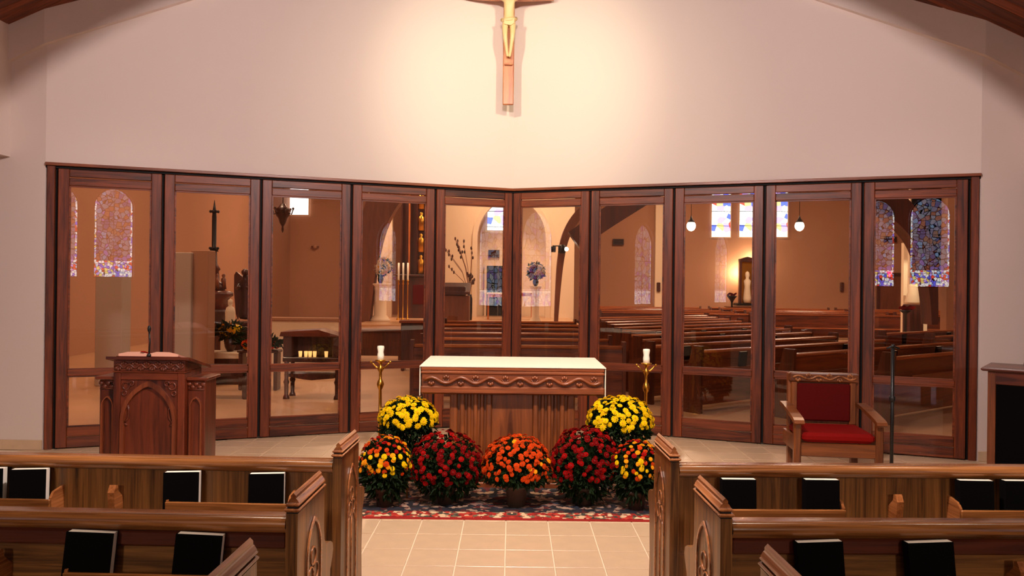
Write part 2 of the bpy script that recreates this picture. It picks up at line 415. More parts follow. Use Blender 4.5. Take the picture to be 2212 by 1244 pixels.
# front walls over the glass (folded in a V), band under the roof, piers at both ends
def vwall(sg, name):
    e = empty(name, (0, 0, 0)); struct(e)
    P = []
    def wp(x, z, off): return (sg * x, APEX - K * x + off, z)
    poly = [(0, ZT), (XE, ZT), (XE, roofz(XE) + .25), (0, roofz(0) + .25)]
    mb = MB()
    vs_ = [wp(x, z, 0) for x, z in poly] + [wp(x, z, .28) for x, z in poly]
    mb.add(vs_, [(0, 1, 2, 3), (7, 6, 5, 4), (0, 4, 5, 1), (1, 5, 6, 2), (2, 6, 7, 3), (3, 7, 4, 0)])
    mb.build('plaster', M['wall'], e)
    poly = [(0, creasez(0)), (XE, creasez(XE)), (XE, roofz(XE) + .2), (0, roofz(0) + .2)]
    mb = MB(); vs_ = [wp(x, z, -.05) for x, z in poly] + [wp(x, z, .02) for x, z in poly]
    mb.add(vs_, [(0, 1, 2, 3), (7, 6, 5, 4), (0, 4, 5, 1), (1, 5, 6, 2), (2, 6, 7, 3), (3, 7, 4, 0)])
    mb.build('sloping_band', M['wall'], e)
    # end pier beyond the glass
    mb = MB(); X1 = 7.5
    poly = [(XE, 0), (X1, 0), (X1, 4.0), (4.95 + .25, roofz(5.2) + .3), (XE, roofz(XE) + .25)]
    vs_ = [(sg * x, YE_, z) for x, z in poly] + [(sg * x, YE_ + .3, z) for x, z in poly]
    n = 5; mb.add(vs_, [tuple(range(5)), tuple(reversed(range(5, 10)))] + [(i, (i + 1) % n, n + (i + 1) % n, n + i) for i in range(n)])
    mb.build('end_pier', M['wall'], e)
    mb = MB(); poly = [(XE, creasez(XE)), (5.2, creasez(5.2)), (5.2, roofz(5.2) + .2), (XE, roofz(XE) + .2)]
    vs_ = [(sg * x, YE_ - .05, z) for x, z in poly] + [(sg * x, YE_ + .01, z) for x, z in poly]
    mb.add(vs_, [(0, 1, 2, 3), (7, 6, 5, 4), (0, 4, 5, 1), (1, 5, 6, 2), (2, 6, 7, 3), (3, 7, 4, 0)])
    mb.build('band_end', M['wall'], e)
    return e
vwall(-1, 'wall_front_left'); vwall(1, 'wall_front_right')
for sg, nm in ((-1, 'baseboard_left'), (1, 'baseboard_right')):
    a, b = sorted((sg * XE, sg * 7.4))
    struct(MB().bbox(a, b, YE_ - .018, YE_ + .002, 0, .10, .004).build(nm, M['tile']))

# side walls: upper wall over the side bay, full wall further back with window openings
side_win = [(2.85, 1.15), (-1.65, 1.0), (-6.25, 1.0)]       # centre y, width
WZ0, WZ1 = 1.15, 3.35
for sg, nm in ((-1, 'wall_left'), (1, 'wall_right')):
    XS = 4.97 if sg < 0 else 5.16
    e = empty(nm, (0, 0, 0)); struct(e)
    xa, xb = sorted((sg * XS, sg * (XS + .22)))
    MB().box(xa, xb, 4.4, YE_, 2.89, 4.6).build('upper_wall', M['wall'], e)
    MB().box(*sorted((sg * (XS + .22), sg * 7.5)), 4.4, YE_, 2.89, 3.05).build('bay_soffit', M['wall'], e)
    MB().box(*sorted((sg * 7.3, sg * 7.5)), 4.4, YE_, 0, 2.95).build('bay_wall', M['wall'], e)
    MB().box(*sorted((sg * (XS + .01), sg * 7.5)), 4.2, 4.4, 0, 4.6).build('bay_return', M['wall'], e)
    swn = side_win if sg < 0 else side_win[:2]
    ys = [4.4] + [v for c, w_ in swn for v in (c + w_ / 2, c - w_ / 2)] + [-9.2]
    mb = MB()
    for i in range(0, len(ys), 2): mb.box(xa, xb, ys[i + 1], ys[i], 0, 4.6)
    for c, w_ in swn:
        mb.box(xa, xb, c - w_ / 2, c + w_ / 2, 0, WZ0); 
        ar = arch(w_, WZ1 - WZ0, (WZ1 - WZ0) * .72, 7, c, WZ0)[1:-1]
        mb.prism([(c - w_ / 2, 4.6)] + ar + [(c + w_ / 2, 4.6)], xa, xb, 'x')
    mb.build('plaster', M['wall'], e)
# back wall with two lancets
back_win = [(.25, 1.12), (-1.20, 1.0)]
BZ0, BZ1 = 1.72, 4.42
e = empty('wall_back', (0, 0, 0)); struct(e)
mb = MB(); xs = [-7.5, -1.70, -.70, -.31, .81, 7.5]
for a, b in ((-7.5, -1.70), (-.70, -.31), (.81, 7.5)):
    mb.prism([(a, 0), (b, 0), (b, max(4.0, roofz(b) if abs(b) < 5.2 else 4.0) + .2), (a, max(4.0, roofz(a) if abs(a) < 5.2 else 4.0) + .2)], -9.2, -9.0, 'y')
for c, w_ in back_win:
    mb.box(c - w_ / 2, c + w_ / 2, -9.2, -9.0, 0, BZ0)
    ar = arch(w_, BZ1 - BZ0, (BZ1 - BZ0) * .78, 7, c, BZ0)[1:-1]
    mb.prism([(c - w_ / 2, 6.3)] + ar + [(c + w_ / 2, 6.3)], -9.2, -9.0, 'y')
mb.build('plaster', M['wall'], e)
# chapel windows
wn = [0]
def window(outline_w, h, spring, loc, rz, mat, mat2, fr=.035, bars=True, depth=.05):
    wn[0] += 1
    e = empty('window_%d' % wn[0], loc, rz); struct(e)
    out = arch(outline_w, h, spring, 8)
    inn = arch(outline_w - 2 * fr, h - fr * 2, spring - fr, 8, 0, fr)
    MB().ringprism(out, inn, -depth / 2, depth / 2).build('frame', M['black'], e)
    bw = .085
    core = arch(outline_w - 2 * bw, h - fr - bw * 1.35, spring - bw * .5, 8, 0, h * .19)
    core = [(x, min(z, h)) for x, z in core]
    MB().prism(core, -.006, .006).build('pane', mat, e)
    MB().ringprism(inn, core, -.006, .006).build('border_glass', mat2, e)
    if bars:
        mb = MB(); k = max(2, int(h / .5))
        for i in range(1, k): mb.box(-outline_w / 2 + fr, outline_w / 2 - fr, -.014, .014, spring * i / k - .006, spring * i / k + .006)
        mb.box(-.006, .006, -.014, .014, fr, h - fr * 1.5)
        mb.build('lead_bars', M['black'], e)
    return e
for sg in (-1, 1):
    XS = 5.07 if sg < 0 else 5.26
    for c, w_ in (side_win if sg < 0 else side_win[:2]): window(w_, WZ1 - WZ0, (WZ1 - WZ0) * .72, (sg * XS, c, WZ0), PI / 2, M['st_side'], M['st_side_b'])
for c, w_ in back_win: window(w_, BZ1 - BZ0, (BZ1 - BZ0) * .78, (c, -9.1, BZ0), 0, M['st_back'], M['st_back_b'])

# ceiling: planks running down both slopes
ce = empty('ceiling', (0, 0, 0)); struct(ce)
sl = math.atan(.45); L_ = 5.6 / math.cos(sl)
plank_me = MB().bbox(0, L_, -.068, .068, 0, .03, .006).mesh('plank', M['plank'])
for sg in (-1, 1):
    # boards above the planks
    mb = MB(); zc = roofz(0)
    mb.prism([(0, zc + .05), (sg * 5.5, zc - .45 * 5.5 + .05), (sg * 5.5, zc - .45 * 5.5 + .12), (0, zc + .12)], -9.2, 9.9)
    mb.build('roof_deck', M['gap'], ce)
    y = 1.2; 
    while y < 9.6:
        o = put('plank', plank_me, ce, (0, y, zc + .0))
        o.rotation_euler = (0, sl, 0) if sg > 0 else (0, sl, PI)
        y += .14
    y0 = -9.2
    mb = MB(); mb.prism([(0, zc), (sg * 5.5, zc - .45 * 5.5), (sg * 5.5, zc - .45 * 5.5 + .03), (0, zc + .03)], -9.2, 1.13)
    mb.build('rear_boarding', M['plank'], ce)

# recess jambs and head trim of the glass wall
for sg, nm in ((-1, 'trim_1'), (1, 'trim_2')):
    e = empty(nm, (0, APEX, 0), -sg * ang if False else 0); struct(e)
    e.rotation_euler = (0, 0, -sg * ang) if sg > 0 else (0, 0, ang)
    LL = XE / math.cos(ang)
    a, b = sorted((0, sg * LL))
    MB().bbox(a, b, -.035, .10, 2.812, 2.842, .004).build('head_moulding', M['altx'], e)
    MB().box(a, b, .0, .08, 2.79, 2.812).build('head_track', M['gap'], e)
    a, b = sorted((sg * (LL - .015), sg * (LL - .085)))
    MB().bbox(a, b, -.01, .12, 0, 2.812, .005).build('jamb', M['door'], e)
    a, b = sorted((sg * (LL - .085), sg * (LL - .105)))
    MB().box(a, b, .04, .10, 0, 2.80).build('jamb_gap', M['gap'], e)
    MB().box(*sorted((0, sg * LL)), .02, .07, -.003, .006).build('floor_track', M['gap'], e)

cp = empty('trim_14', (0, APEX, 0)); struct(cp)
MB().box(-.022, .022, .03, .09, 0, 2.82).build('apex_light_block', M['gap'], cp)  # black post added behind the fold to block the slit of nave light
# ten glazed folding panels
PW = .905 / math.cos(ang); g = .013; hw = PW / 2 - g; S = .098
def make_panel():
    e = empty('door_1', (0, 0, 0)); struct(e)
    z0, z1 = .012, 2.785
    for sx in (-1, 1):
        a, b = sorted((sx * hw, sx * (hw - S)))
        MB().bbox(a, b, -.025, .03, z0, z1, .006).build('stile', M['door'], e)
    x = hw - S
    MB().bbox(-x, x, -.018, .028, z1 - .078, z1, .005).build('upper_rail', M['doorx'], e)
    MB().bbox(-x, x, -.024, .028, z1 - .165, z1 - .086, .006).build('head_rail', M['doorx'], e)
    MB().bbox(-x, x, -.022, .028, .725, .785, .006).build('middle_rail', M['doorx'], e)
    MB().bbox(-x, x, -.024, .028, z0, .115, .006).build('base_rail', M['doorx'], e)
    MB().bbox(-x, x, -.018, .028, .122, .215, .006).build('bottom_rail', M['doorx'], e)
    for a, b in ((.215, .725), (.785, z1 - .165)):
        MB().box(-x, x, .0, .006, a, b).build('pane', M['glass'], e)
    for sx in (-1, 1):
        a, b = sorted((sx * (hw - .02), sx * (hw + g + .004)))
        MB().box(a, b, .031, .045, z0, z1 + .01).build('gap_light_block', M['gap'], e)  # added black strip that stops nave light showing between the panels
    mb = MB(); s_ = .014
    for a, b in ((.215, .725), (.785, z1 - .165)):
        mb.box(-x, -x + s_, -.016, 0, a, b); mb.box(x - s_, x, -.016, 0, a, b); mb.box(-x, x, -.016, 0, a, a + s_); mb.box(-x, x, -.016, 0, b - s_, b)
    mb.build('glazing_bead', M['doorx'], e)
    return e
p0 = make_panel(); snapshot()
for i in range(10):
    sg = -1 if i < 5 else 1
    k = (4 - i) if i < 5 else (i - 5)
    x = (k + .5) * .905
    o = p0 if i == 0 else copy_tree(p0)
    o.name = 'door_%d' % (i + 1)
    o.location = (sg * x, APEX - K * x, 0); o.rotation_euler = (0, 0, ang if sg < 0 else -ang)

# ------------------------------------------------------------------ chapel pews
PL = 3.75
RACKS = [(.22, .80), (1.34, 1.92), (2.46, 3.04)]
def make_pew(sg):
    e = empty('pew', (0, 0, 0))
    def B(mb, x0, x1, *a, **k):
        q0, q1 = sorted((sg * x0, sg * x1)); return mb.bbox(q0, q1, *a, **k)
    prof = [(0, 0), (0, .868), (.36, .868), (.362, .70), (.372, .655), (.40, .63), (.47, .618), (.505, .60), (.515, .57), (.50, .54), (.47, .50), (.455, .30), (.47, .10), (.50, .06), (.50, 0)]
    for x0 in (0, PL):
        a, b = sorted((sg * x0, sg * (x0 + .043)))
        pe = MB().prism(prof, a, b, 'x').build('pew_end', M['oakz'], e)
        cap = MB()
        cap.bbox(a - .007, b + .007, -.008, .365, .874, .886, .004)
        cap.cur = 1; cap.box(a + .002, b - .002, 0, .36, .868, .874).box(a + .004, b - .004, .004, .358, .886, .892); cap.cur = 0
        cap.bbox(a - .004, b + .004, .0, .362, .892, .902, .004)
        cap.prism([(a, .902), (b, .902), (b - .008, .915), (b - .012, .918), (b - .012, .928), (a + .0215, .938), (a + .012, .928), (a + .012, .918), (a + .008, .915)], .016, .362, 'y')
        cap.build('cap_moulding', [M['oaky'], M['gap']], pe)
        # carved gothic panel on the aisle face
        if x0 == 0:
            tr = MB(); xf = -sg * .002
            oy = .205
            o_ = arch(.20, .68, .52, 6, oy, .12); i_ = arch(.172, .652, .52, 6, oy, .132)
            q0, q1 = sorted((xf, xf - sg * .006)); tr.ringprism(o_, i_, q0, q1, 'x')
            for dy, dz, rr in ((-.032, .58, .034), (.032, .58, .034), (0, .648, .034)):
                tr.tube([(xf, oy + dy + rr * math.cos(t * PI / 6), dz + rr * math.sin(t * PI / 6)) for t in range(12)], .0038, 6, True)
            tr.tube([(xf, oy - .078, .50), (xf, oy - .05, .545), (xf, oy, .548)], .0035, 6); tr.tube([(xf, oy + .078, .50), (xf, oy + .05, .545), (xf, oy, .548)], .0035, 6)
            tr.tube([(xf, oy, .13), (xf, oy, .545)], .0035, 6)
            tr.build('tracery', M['oaky'], pe)
    B(MB(), .043, PL, .030, .052, .30, .80, b=.003).build('backrest', M['oakz'], e)
    tr = MB(); a, b = sorted((sg * .043, sg * PL))
    tr.smooth = True
    rp_ = [(.018 + .028 * math.cos(t), .826 + .028 * math.sin(t)) for t in [PI * (1.0 - q / 10 * .5) for q in range(-2, 11)]]
    tr.prism([(.03, .80), (.0, .80), (-.002, .812)] + rp_ + [(.07, .854), (.084, .845), (.086, .83), (.07, .82), (.06, .80)], a, b, 'x', cap=False); tr.smooth = False
    tr.build('top_rail', M['oakx'], e)
    B(MB(), .043, PL, .022, .056, .793, .802, b=.001).build('painted_shade_line', M['gap'], e)  # black strip: the shade under the rail is put into its colour
    B(MB(), .043, PL, .03, .47, .415, .445).build('seat', M['oakx'], e)
    B(MB(), .043, PL, .42, .44, .30, .415, b=.004).build('seat_apron', M['oakx'], e)
    for k in (1.2, 2.5): B(MB(), k, k + .04, .06, .44, 0, .415).build('support', M['oakz'], e)
    for a, b in RACKS:
        rk = B(MB(), a, b, -.088, -.074, .585, .672, b=.004).build('book_rack', M['oakx'], e)
        mb = MB(); B(mb, a, b, -.074, .03, .585, .597, b=.003)
        mb.build('rack_shelf', M['oakx'], rk)
        for q in (a, b - .012):
            x0, x1 = sorted((sg * q, sg * (q + .012)))
            MB().prism([(-.074, .60), (-.074, .675), (-.05, .70), (.03, .712), (.03, .60)], x0, x1, 'x').build('rack_side', M['oaky'], rk)
    for q in (1.07, 2.19, 3.3):
        x0, x1 = sorted((sg * (q - .016), sg * (q + .016)))
        MB().prism([(.03, .585), (-.045, .60), (-.055, .70), (-.035, .732), (-.02, .728), (-.015, .70), (.03, .66)], x0, x1, 'x').build('card_holder', M['oaky'], e)
    return e
rows = [(3.70, 'front row, just before the tiled floor'), (2.81, 'second row, with its whole end post in view'), (1.97, 'nearest row, only its end cap showing')]
pews = {}
PROT = math.radians(1.5)
for sg, side in ((-1, 'left'), (1, 'right')):
    base = make_pew(sg); snapshot()
    for i, (y, txt) in enumerate(rows):
        o = base if i == 0 else copy_tree(base)
        ox = .755 + (.035 if i == 0 and sg < 0 else 0)
        o.location = (sg * ox, y, 0); o.rotation_euler = (0, 0, -sg * PROT if sg < 0 else PROT)
        o.rotation_euler = (0, 0, sg * PROT)
        if i > 0:
            B_ = sorted((sg * .043, sg * PL))
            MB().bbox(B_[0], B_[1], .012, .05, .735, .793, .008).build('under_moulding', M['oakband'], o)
            for q in col.objects:
                if q.parent == o and q.name.startswith('backrest'):
                    q.material_slots[0].link = 'OBJECT'; q.material_slots[0].material = M['oakh']
        tag(o, 'carved oak pew %s of the aisle, %s' % (side, ['front row, seen above the second row', 'second row, with its whole carved end post', 'nearest row, only its end cap showing'][i]), 'pew', 'oak pews of the chapel')
        pews[(sg, i)] = o
bpy.context.view_layer.update()

# hymnals
def make_book(w_=.158, h=.205, t=.046, nm='hymnal'):
    e = empty(nm, (0, 0, 0))
    mb = MB()
    mb.bbox(-w_ / 2, w_ / 2, 0, .004, 0, h, .0018); mb.bbox(-w_ / 2, w_ / 2, t - .004, t, 0, h, .0018)
    mb.bbox(-w_ / 2 - .002, -w_ / 2 + .003, 0, t, 0, h, .0018)
    mb.build('cover', M['cover'], e)
    MB().box(-w_ / 2 + .003, w_ / 2 - .001, .0042, t - .0042, .004, h - .001).build('pages', M['pages'], e)
    return e
hb = make_book(); snapshot(); first = True
BL_ = {(-1, 0): [(.335, 'rightmost', 'nearest the aisle'), (.735, '', 'second from the aisle'), (1.46, '', 'left of the card holder'), (1.665, '', 'at the left edge of the photo')],
       (1, 0): [(.31, '', 'nearest the aisle'), (.70, '', 'second from the aisle'), (1.43, '', 'right of the card holder'), (1.645, '', 'at the right edge of the photo')],
       (-1, 1): [(.345, '', 'nearest the aisle'), (.735, '', 'farther from the aisle')],
       (1, 1): [(.35, '', 'nearest the aisle'), (.745, '', 'farther from the aisle')]}
for (sg, ri), L in BL_.items():
    for k, (lx, _, where) in enumerate(L):
        o = hb if first else copy_tree(hb); first = False
        p = pews[(sg, ri)]
        rz = R.uniform(-.02, .03) + (.13 if sg < 0 else .0)
        o.location = p.matrix_world @ Vector((sg * lx, -.066 , .598))
        o.rotation_euler = (-.08 if ri == 1 else -.04, (.0 if ri == 0 else (.07 if sg < 0 else -.05)), rz)
        row = 'front pew' if ri == 0 else 'second pew'
        side = 'left' if sg < 0 else 'right'
        tag(o, 'black hymnal in the %s %s rack, %s' % (side, row, where), 'hymnal', 'black hymnals in the pew racks')

# ------------------------------------------------------------------ altar
YA = 6.39
al = empty('altar', (.015, YA, 0), label='wooden altar with carved vine frieze and fluted base behind the flowers', cat='altar')
W2 = .745
D_ = .88
MB().bbox(-W2, W2, 0, D_, .985, 1.016, .006).build('tabletop', M['altx'], al)
fas = MB(); fas.bbox(-W2 + .004, W2 - .004, .008, D_ - .008, .80, .985, .008).build('apron', M['altx'], al)
mb = MB(); mb.bbox(-W2 - .004, W2 + .004, -.004, D_ + .004, .795, .862, .012); mb.bbox(-W2 - .002, W2 + .002, -.002, D_, .955, .984, .008)
mb.build('apron_moulding', M['altx'], al)
def vine(L_, z, amp, n, r=.011, y=-.004):
    mb = MB(); pts = []; k = n * 10
    for i in range(k + 1):
        x = -L_ / 2 + L_ * i / k; pts.append((x, y, z + amp * math.sin(2 * PI * n * i / k)))
    mb.tube(pts, r, 6)
    for j in range(n * 2):
        x = -L_ / 2 + L_ * (j + .5) / (n * 2); s = 1 if j % 2 == 0 else -1
        # leaf lobes and curling tendril in every hollow
        zc = z - s * amp * .45
        for q in range(3):
            a = (q - 1) * .9 + (PI / 2 if s < 0 else -PI / 2)
            mb.ball((x + .020 * math.cos(a), y, zc + .020 * math.sin(a) * 1.0), .013, 6, 4, (1, .5, 1))
        mb.tube([(x - .03, y, zc), (x - .012, y, zc + s * .022), (x + .012, y, zc + s * .022), (x + .024, y, zc)], .004, 5)
    return mb
vine(1.44, .908, .024, 6, .015, -.006).build('vine_carving', M['altx'], al)
BW = .52
MB().bbox(-BW - .02, BW + .02, .12, .80, 0, .05, .006).build('plinth', M['altx'], al)
MB().bbox(-BW, BW, .15, .77, .05, .80, .004).build('body', M['altz'], al)
MB().bbox(-.17, .17, .135, .15, .08, .79, .004).build('centre_panel', M['altz'], al)
for sx in (-1, 1):
    for k, (a, b, d) in enumerate(((.17, .215, .10), (.235, .268, .125), (.288, .321, .105), (.341, .374, .125), (.394, .43, .10), (.455, .515, .13))):
        x0, x1 = sorted((sx * a, sx * b))
        MB().bbox(x0, x1, d, .152, .05, .80, .008).build('flute', M['altz'], al)
mb = MB(); t_ = .004
mb.box(-W2 - .012, W2 + .012, -.004, D_ + .006, 1.016, 1.022)
for sx in (-1, 1):
    a, b = sorted((sx * (W2 + .006), sx * (W2 + .013)))
    mb.box(a, b, .01, D_ - .01, .70 if sx > 0 else .78, 1.02)
tag(mb.build('altar_cloth', M['cloth'], None, (.015, YA, 0)), 'white linen cloth lying over the top of the altar', 'altar cloth')

# floor candlesticks
def candlestick(p, label):
    e = empty('candlestick', (p.x, p.y, 0), label=label, cat='candlestick', group='tall brass candlesticks beside the altar')
    MB().lathe([(.13, 0), (.13, .015), (.09, .03), (.05, .06), (.022, .10), (.018, .13)], n=18).build('base', M['gold'], e)
    MB().lathe([(.016, .12), (.016, .40), (.03, .42), (.03, .44), (.016, .46), (.015, .70), (.026, .72), (.034, .75), (.026, .78), (.014, .80), (.014, .86), (.03, .89), (.022, .915), (.012, .93), (.02, .95), (.05, .965), (.052, .975), (.02, .98)], n=14).build('stem', M['gold'], e)
    mb = MB()
    for s in (-1, 1):
        mb.tube([(0, 0, .90), (s * .035, 0, .905), (s * .06, 0, .93), (s * .085, 0, .955)], [.008, .009, .008, .006], 6)
        mb.ball((s * .09, 0, .958), .012, 8, 6)
    mb.build('arms', M['gold'], e)
    c = MB().lathe([(.03, .975), (.031, 1.02), (.026, 1.05), (.033, 1.09), (.03, 1.105), (.008, 1.108)], n=14).build('candle', M['wax'], e)
    MB().tube([(0, 0, 1.105), (0, 0, 1.12)], .002, 5).build('wick', M['black'], c)
candlestick(at(822, 800, 7.3), 'tall brass candlestick with white candle left of the altar')
candlestick(at(1396, 800, 7.3), 'tall brass candlestick with white candle right of the altar')

# ------------------------------------------------------------------ rug
ru = empty('rug', (.02, 0, 0), label='patterned oriental rug with red border under the flowers before the altar', cat='rug')
y0, y1, hx = 5.645, 7.35, 1.55
MB().box(-hx, hx, y0, y1, .0005, .006).build('red_edge', M['rugr'], ru)
def strip(name, mat, i0, i1, z):
    o_ = [(-hx + i0, y0 + i0), (hx - i0, y0 + i0), (hx - i0, y1 - i0), (-hx + i0, y1 - i0)]
    i_ = [(-hx + i1, y0 + i1), (hx - i1, y0 + i1), (hx - i1, y1 - i1), (-hx + i1, y1 - i1)]
    MB().ringprism(o_, i_, .006, z, 'z').build(name, mat, ru)
strip('border', M['rugb'], .035, .17, .0085); strip('guard_band', M['rugd'], .17, .27, .009)
MB().box(-hx + .27, hx - .27, y0 + .27, y1 - .27, .006, .0085).build('field', M['rugf'], ru)

# ------------------------------------------------------------------ chrysanthemums
def bloom_mesh(name, pm, cm, petals=11, layers=3):
    mb = MB()
    for l in range(layers):
        rr = 1.0 - .27 * l; lift = .16 + .30 * l
        for i in range(petals - l):
            a = 2 * PI * (i + .5 * l) / (petals - l); wd = .26
            c, s = math.cos(a), math.sin(a)
            P = lambda r, t, z: (r * c - t * s, r * s + t * c, z)
            mb.add([P(.12, 0, .10 + l * .08), P(rr * .62, -wd * rr, .06 + lift * .6), P(rr, 0, lift * .75 - .10), P(rr * .62, wd * rr, .06 + lift * .6)], [(0, 1, 2, 3)])
    mb.cur = 1; mb.ball((0, 0, .30), .26, 7, 4, (1, 1, .6))
    return mb.mesh(name, [pm, cm])
BLM = {'yellow': bloom_mesh('bloom', M['yellow'], M['yellowc']), 'orange': bloom_mesh('bloom', M['orange'], M['orangec']),
       'crimson': bloom_mesh('bloom', M['crimson'], M['crimsonc']), 'red': bloom_mesh('bloom', M['brightred'], M['crimsonc']),
       'amber': bloom_mesh('bloom', M['amber'], M['yellowc'])}
def leaves(center, rx, ry, rz, n, zmin, mat, size=.035, rnd=R):
    mb = MB()
    for i in range(n):
        while True:
            v = Vector((rnd.uniform(-1, 1), rnd.uniform(-1, 1), rnd.uniform(-1, 1)))
            if .35 < v.length < 1: break
        p = Vector((center[0] + v.x * rx, center[1] + v.y * ry, center[2] + v.z * rz))
        if p.z < zmin: p.z = zmin + rnd.random() * .05
        d = (v + Vector((rnd.uniform(-.7, .7), rnd.uniform(-.7, .7), rnd.uniform(-.9, .5)))).normalized()
        t = d.cross(Vector((rnd.uniform(-1, 1), rnd.uniform(-1, 1), rnd.uniform(-1, 1)))).normalized()
        s = size * rnd.uniform(.7, 1.4); nn = d.cross(t)
        q = [p, p + d * s * .35 + t * s * .34, p + d * s * .62 + t * s * .20 + nn * s * .1, p + d * s * 1.15 - nn * s * .1, p + d * s * .62 - t * s * .20 + nn * s * .1, p + d * s * .35 - t * s * .34]
        mb.add(q, [(0, 1, 2, 3), (0, 3, 4, 5)])
    return mb
def mum(cx, cy_top, Y, rpx, hpx, cols, n, bs, label, potz=.0, zfol=.12, drop=.0, pot=True, cat='flowers', group=None, leafz=.02, pr=.075):
    """cx: middle of the flower head, cy_top: its top edge, rpx/hpx: half width and height of the head in photo pixels"""
    top = at(cx, cy_top, Y); rx = rpx / F * Y; h = hpx / F * Y
    e = empty('potted_chrysanthemum', (top.x, Y, potz), label=label, cat=cat, group=group)
    zt = top.z - potz
    zc = zt - h                     # level of the widest part
    ry = rx * .85
    core_h = (zc - zfol) if zc > zfol else .05
    # foliage: a mound from the pot up into the flower head
    fo = leaves((0, 0, zc - core_h * .35), rx * .90, ry * .9, max(core_h * .9, .12) + h * .2, 900, leafz, M['leafd'], .045)
    f2_ = leaves((0, 0, zc), rx * .93, ry * .93, h * .90, 1100, zc - h * .5, M['leafd'], .032)
    fo.add(f2_.v, f2_.f)
    fo.ball((0, 0, zc), 1, 12, 8, (rx * .42, ry * .42, h * .5))
    tag(fo.build('foliage', M['leafd'], e, fix=False), kind='stuff')
    if pot:
        MB().lathe([(pr * .78, 0), (pr, zfol * .86), (pr * 1.1, zfol * .86), (pr * 1.1, zfol), (pr * .95, zfol), (pr * .95, zfol * .92)], n=18).build('pot', M['pot'], e)
        mb = MB()
        for i in range(7):
            a = i * .9; mb.tube([(.02 * math.cos(a), .02 * math.sin(a), zfol * .9), (rx * .4 * math.cos(a), ry * .4 * math.sin(a), zc)], .005, 5)
        mb.build('stems', M['stem'], e)
    ga = PI * (3 - math.sqrt(5)); k = 0
    for i in range(n):
        u = (i + .5) / n
        cz = 1 - u * (1.12 + drop)              # 1 at the top, below 0 at the rim
        cz = max(cz, -.55)
        rr = math.sqrt(max(0, 1 - min(1, cz * cz)))
        a = i * ga + R.uniform(-.25, .25)
        j = R.uniform(.94, 1.05)
        p = Vector((rx * rr * math.cos(a) * j, ry * rr * math.sin(a) * j, zc + h * cz * j))
        nrm = Vector((p.x / rx ** 2, p.y / ry ** 2, (p.z - zc) / h ** 2 * 1.0)).normalized() + Vector((R.uniform(-.35, .35), R.uniform(-.35, .35), R.uniform(-.1, .5)))
        c = cols(u, a, R)
        o = put('bloom', BLM[c], e, p)
        o.rotation_euler = nrm.to_track_quat('Z', 'Y').to_euler()
        s = bs * R.uniform(.75, 1.2); o.scale = (s, s, s * .8)
    return e
yel = lambda u, a, r: 'yellow'
cri = lambda u, a, r: 'red' if r.random() < .35 else 'crimson'
ora = lambda u, a, r: 'orange' if r.random() < .9 else 'amber'
mix = lambda u, a, r: r.choice(['orange', 'orange', 'red', 'amber']) if u < .45 else r.choice(['amber', 'amber', 'yellow', 'orange', 'yellow'])
GRP = 'potted chrysanthemums in front of the altar'
# stands for the two raised yellow plants
for px, lab in ((882, 'slim metal plant stand holding the left yellow chrysanthemum'), (1340, 'slim metal plant stand holding the right yellow chrysanthemum')):
    p = at(px, 940, 6.28); e = empty('plant_stand', (p.x, 6.28, 0), label=lab, cat='plant stand', group='plant stands beside the altar')
    MB().lathe([(.11, .24), (.115, .245), (.115, .255), (.10, .26)], n=20).build('plate', M['gold'], e)
    for k in range(3):
        a = k * 2 * PI / 3 + .6
        MB().tube([(.09 * math.cos(a), .09 * math.sin(a), .245), (.05 * math.cos(a), .05 * math.sin(a), .12), (.12 * math.cos(a), .12 * math.sin(a), .006)], .007, 6).build('leg', M['gold'], e)
mum(882, 858, 6.28, 63, 46, yel, 150, .028, 'yellow potted chrysanthemum on stand at left front corner of the altar', .26, .14, .10, group=GRP)
mum(1340, 856, 6.28, 70, 52, yel, 170, .028, 'yellow potted chrysanthemum on stand at right front corner of the altar', .26, .14, .12, group=GRP)
mum(833, 942, 5.95, 55, 56, mix, 150, .022, 'orange and yellow chrysanthemum on the rug beside the left pew end', 0, .15, .22, group=GRP)
mum(965, 932, 6.05, 80, 72, cri, 260, .023, 'dark red potted chrysanthemum left of the central orange one', 0, .15, .28, group=GRP)
mum(1117, 940, 6.0, 74, 66, ora, 300, .022, 'round orange potted chrysanthemum in the centre of the row before the altar', 0, .17, .18, group=GRP, leafz=.20, pr=.085)
mum(1264, 922, 6.05, 74, 76, cri, 260, .023, 'dark red potted chrysanthemum right of the central orange one', 0, .15, .28, group=GRP)
mum(1376, 952, 5.95, 54, 54, mix, 150, .021, 'orange and yellow chrysanthemum on the rug beside the right pew end', 0, .15, .22, group=GRP)

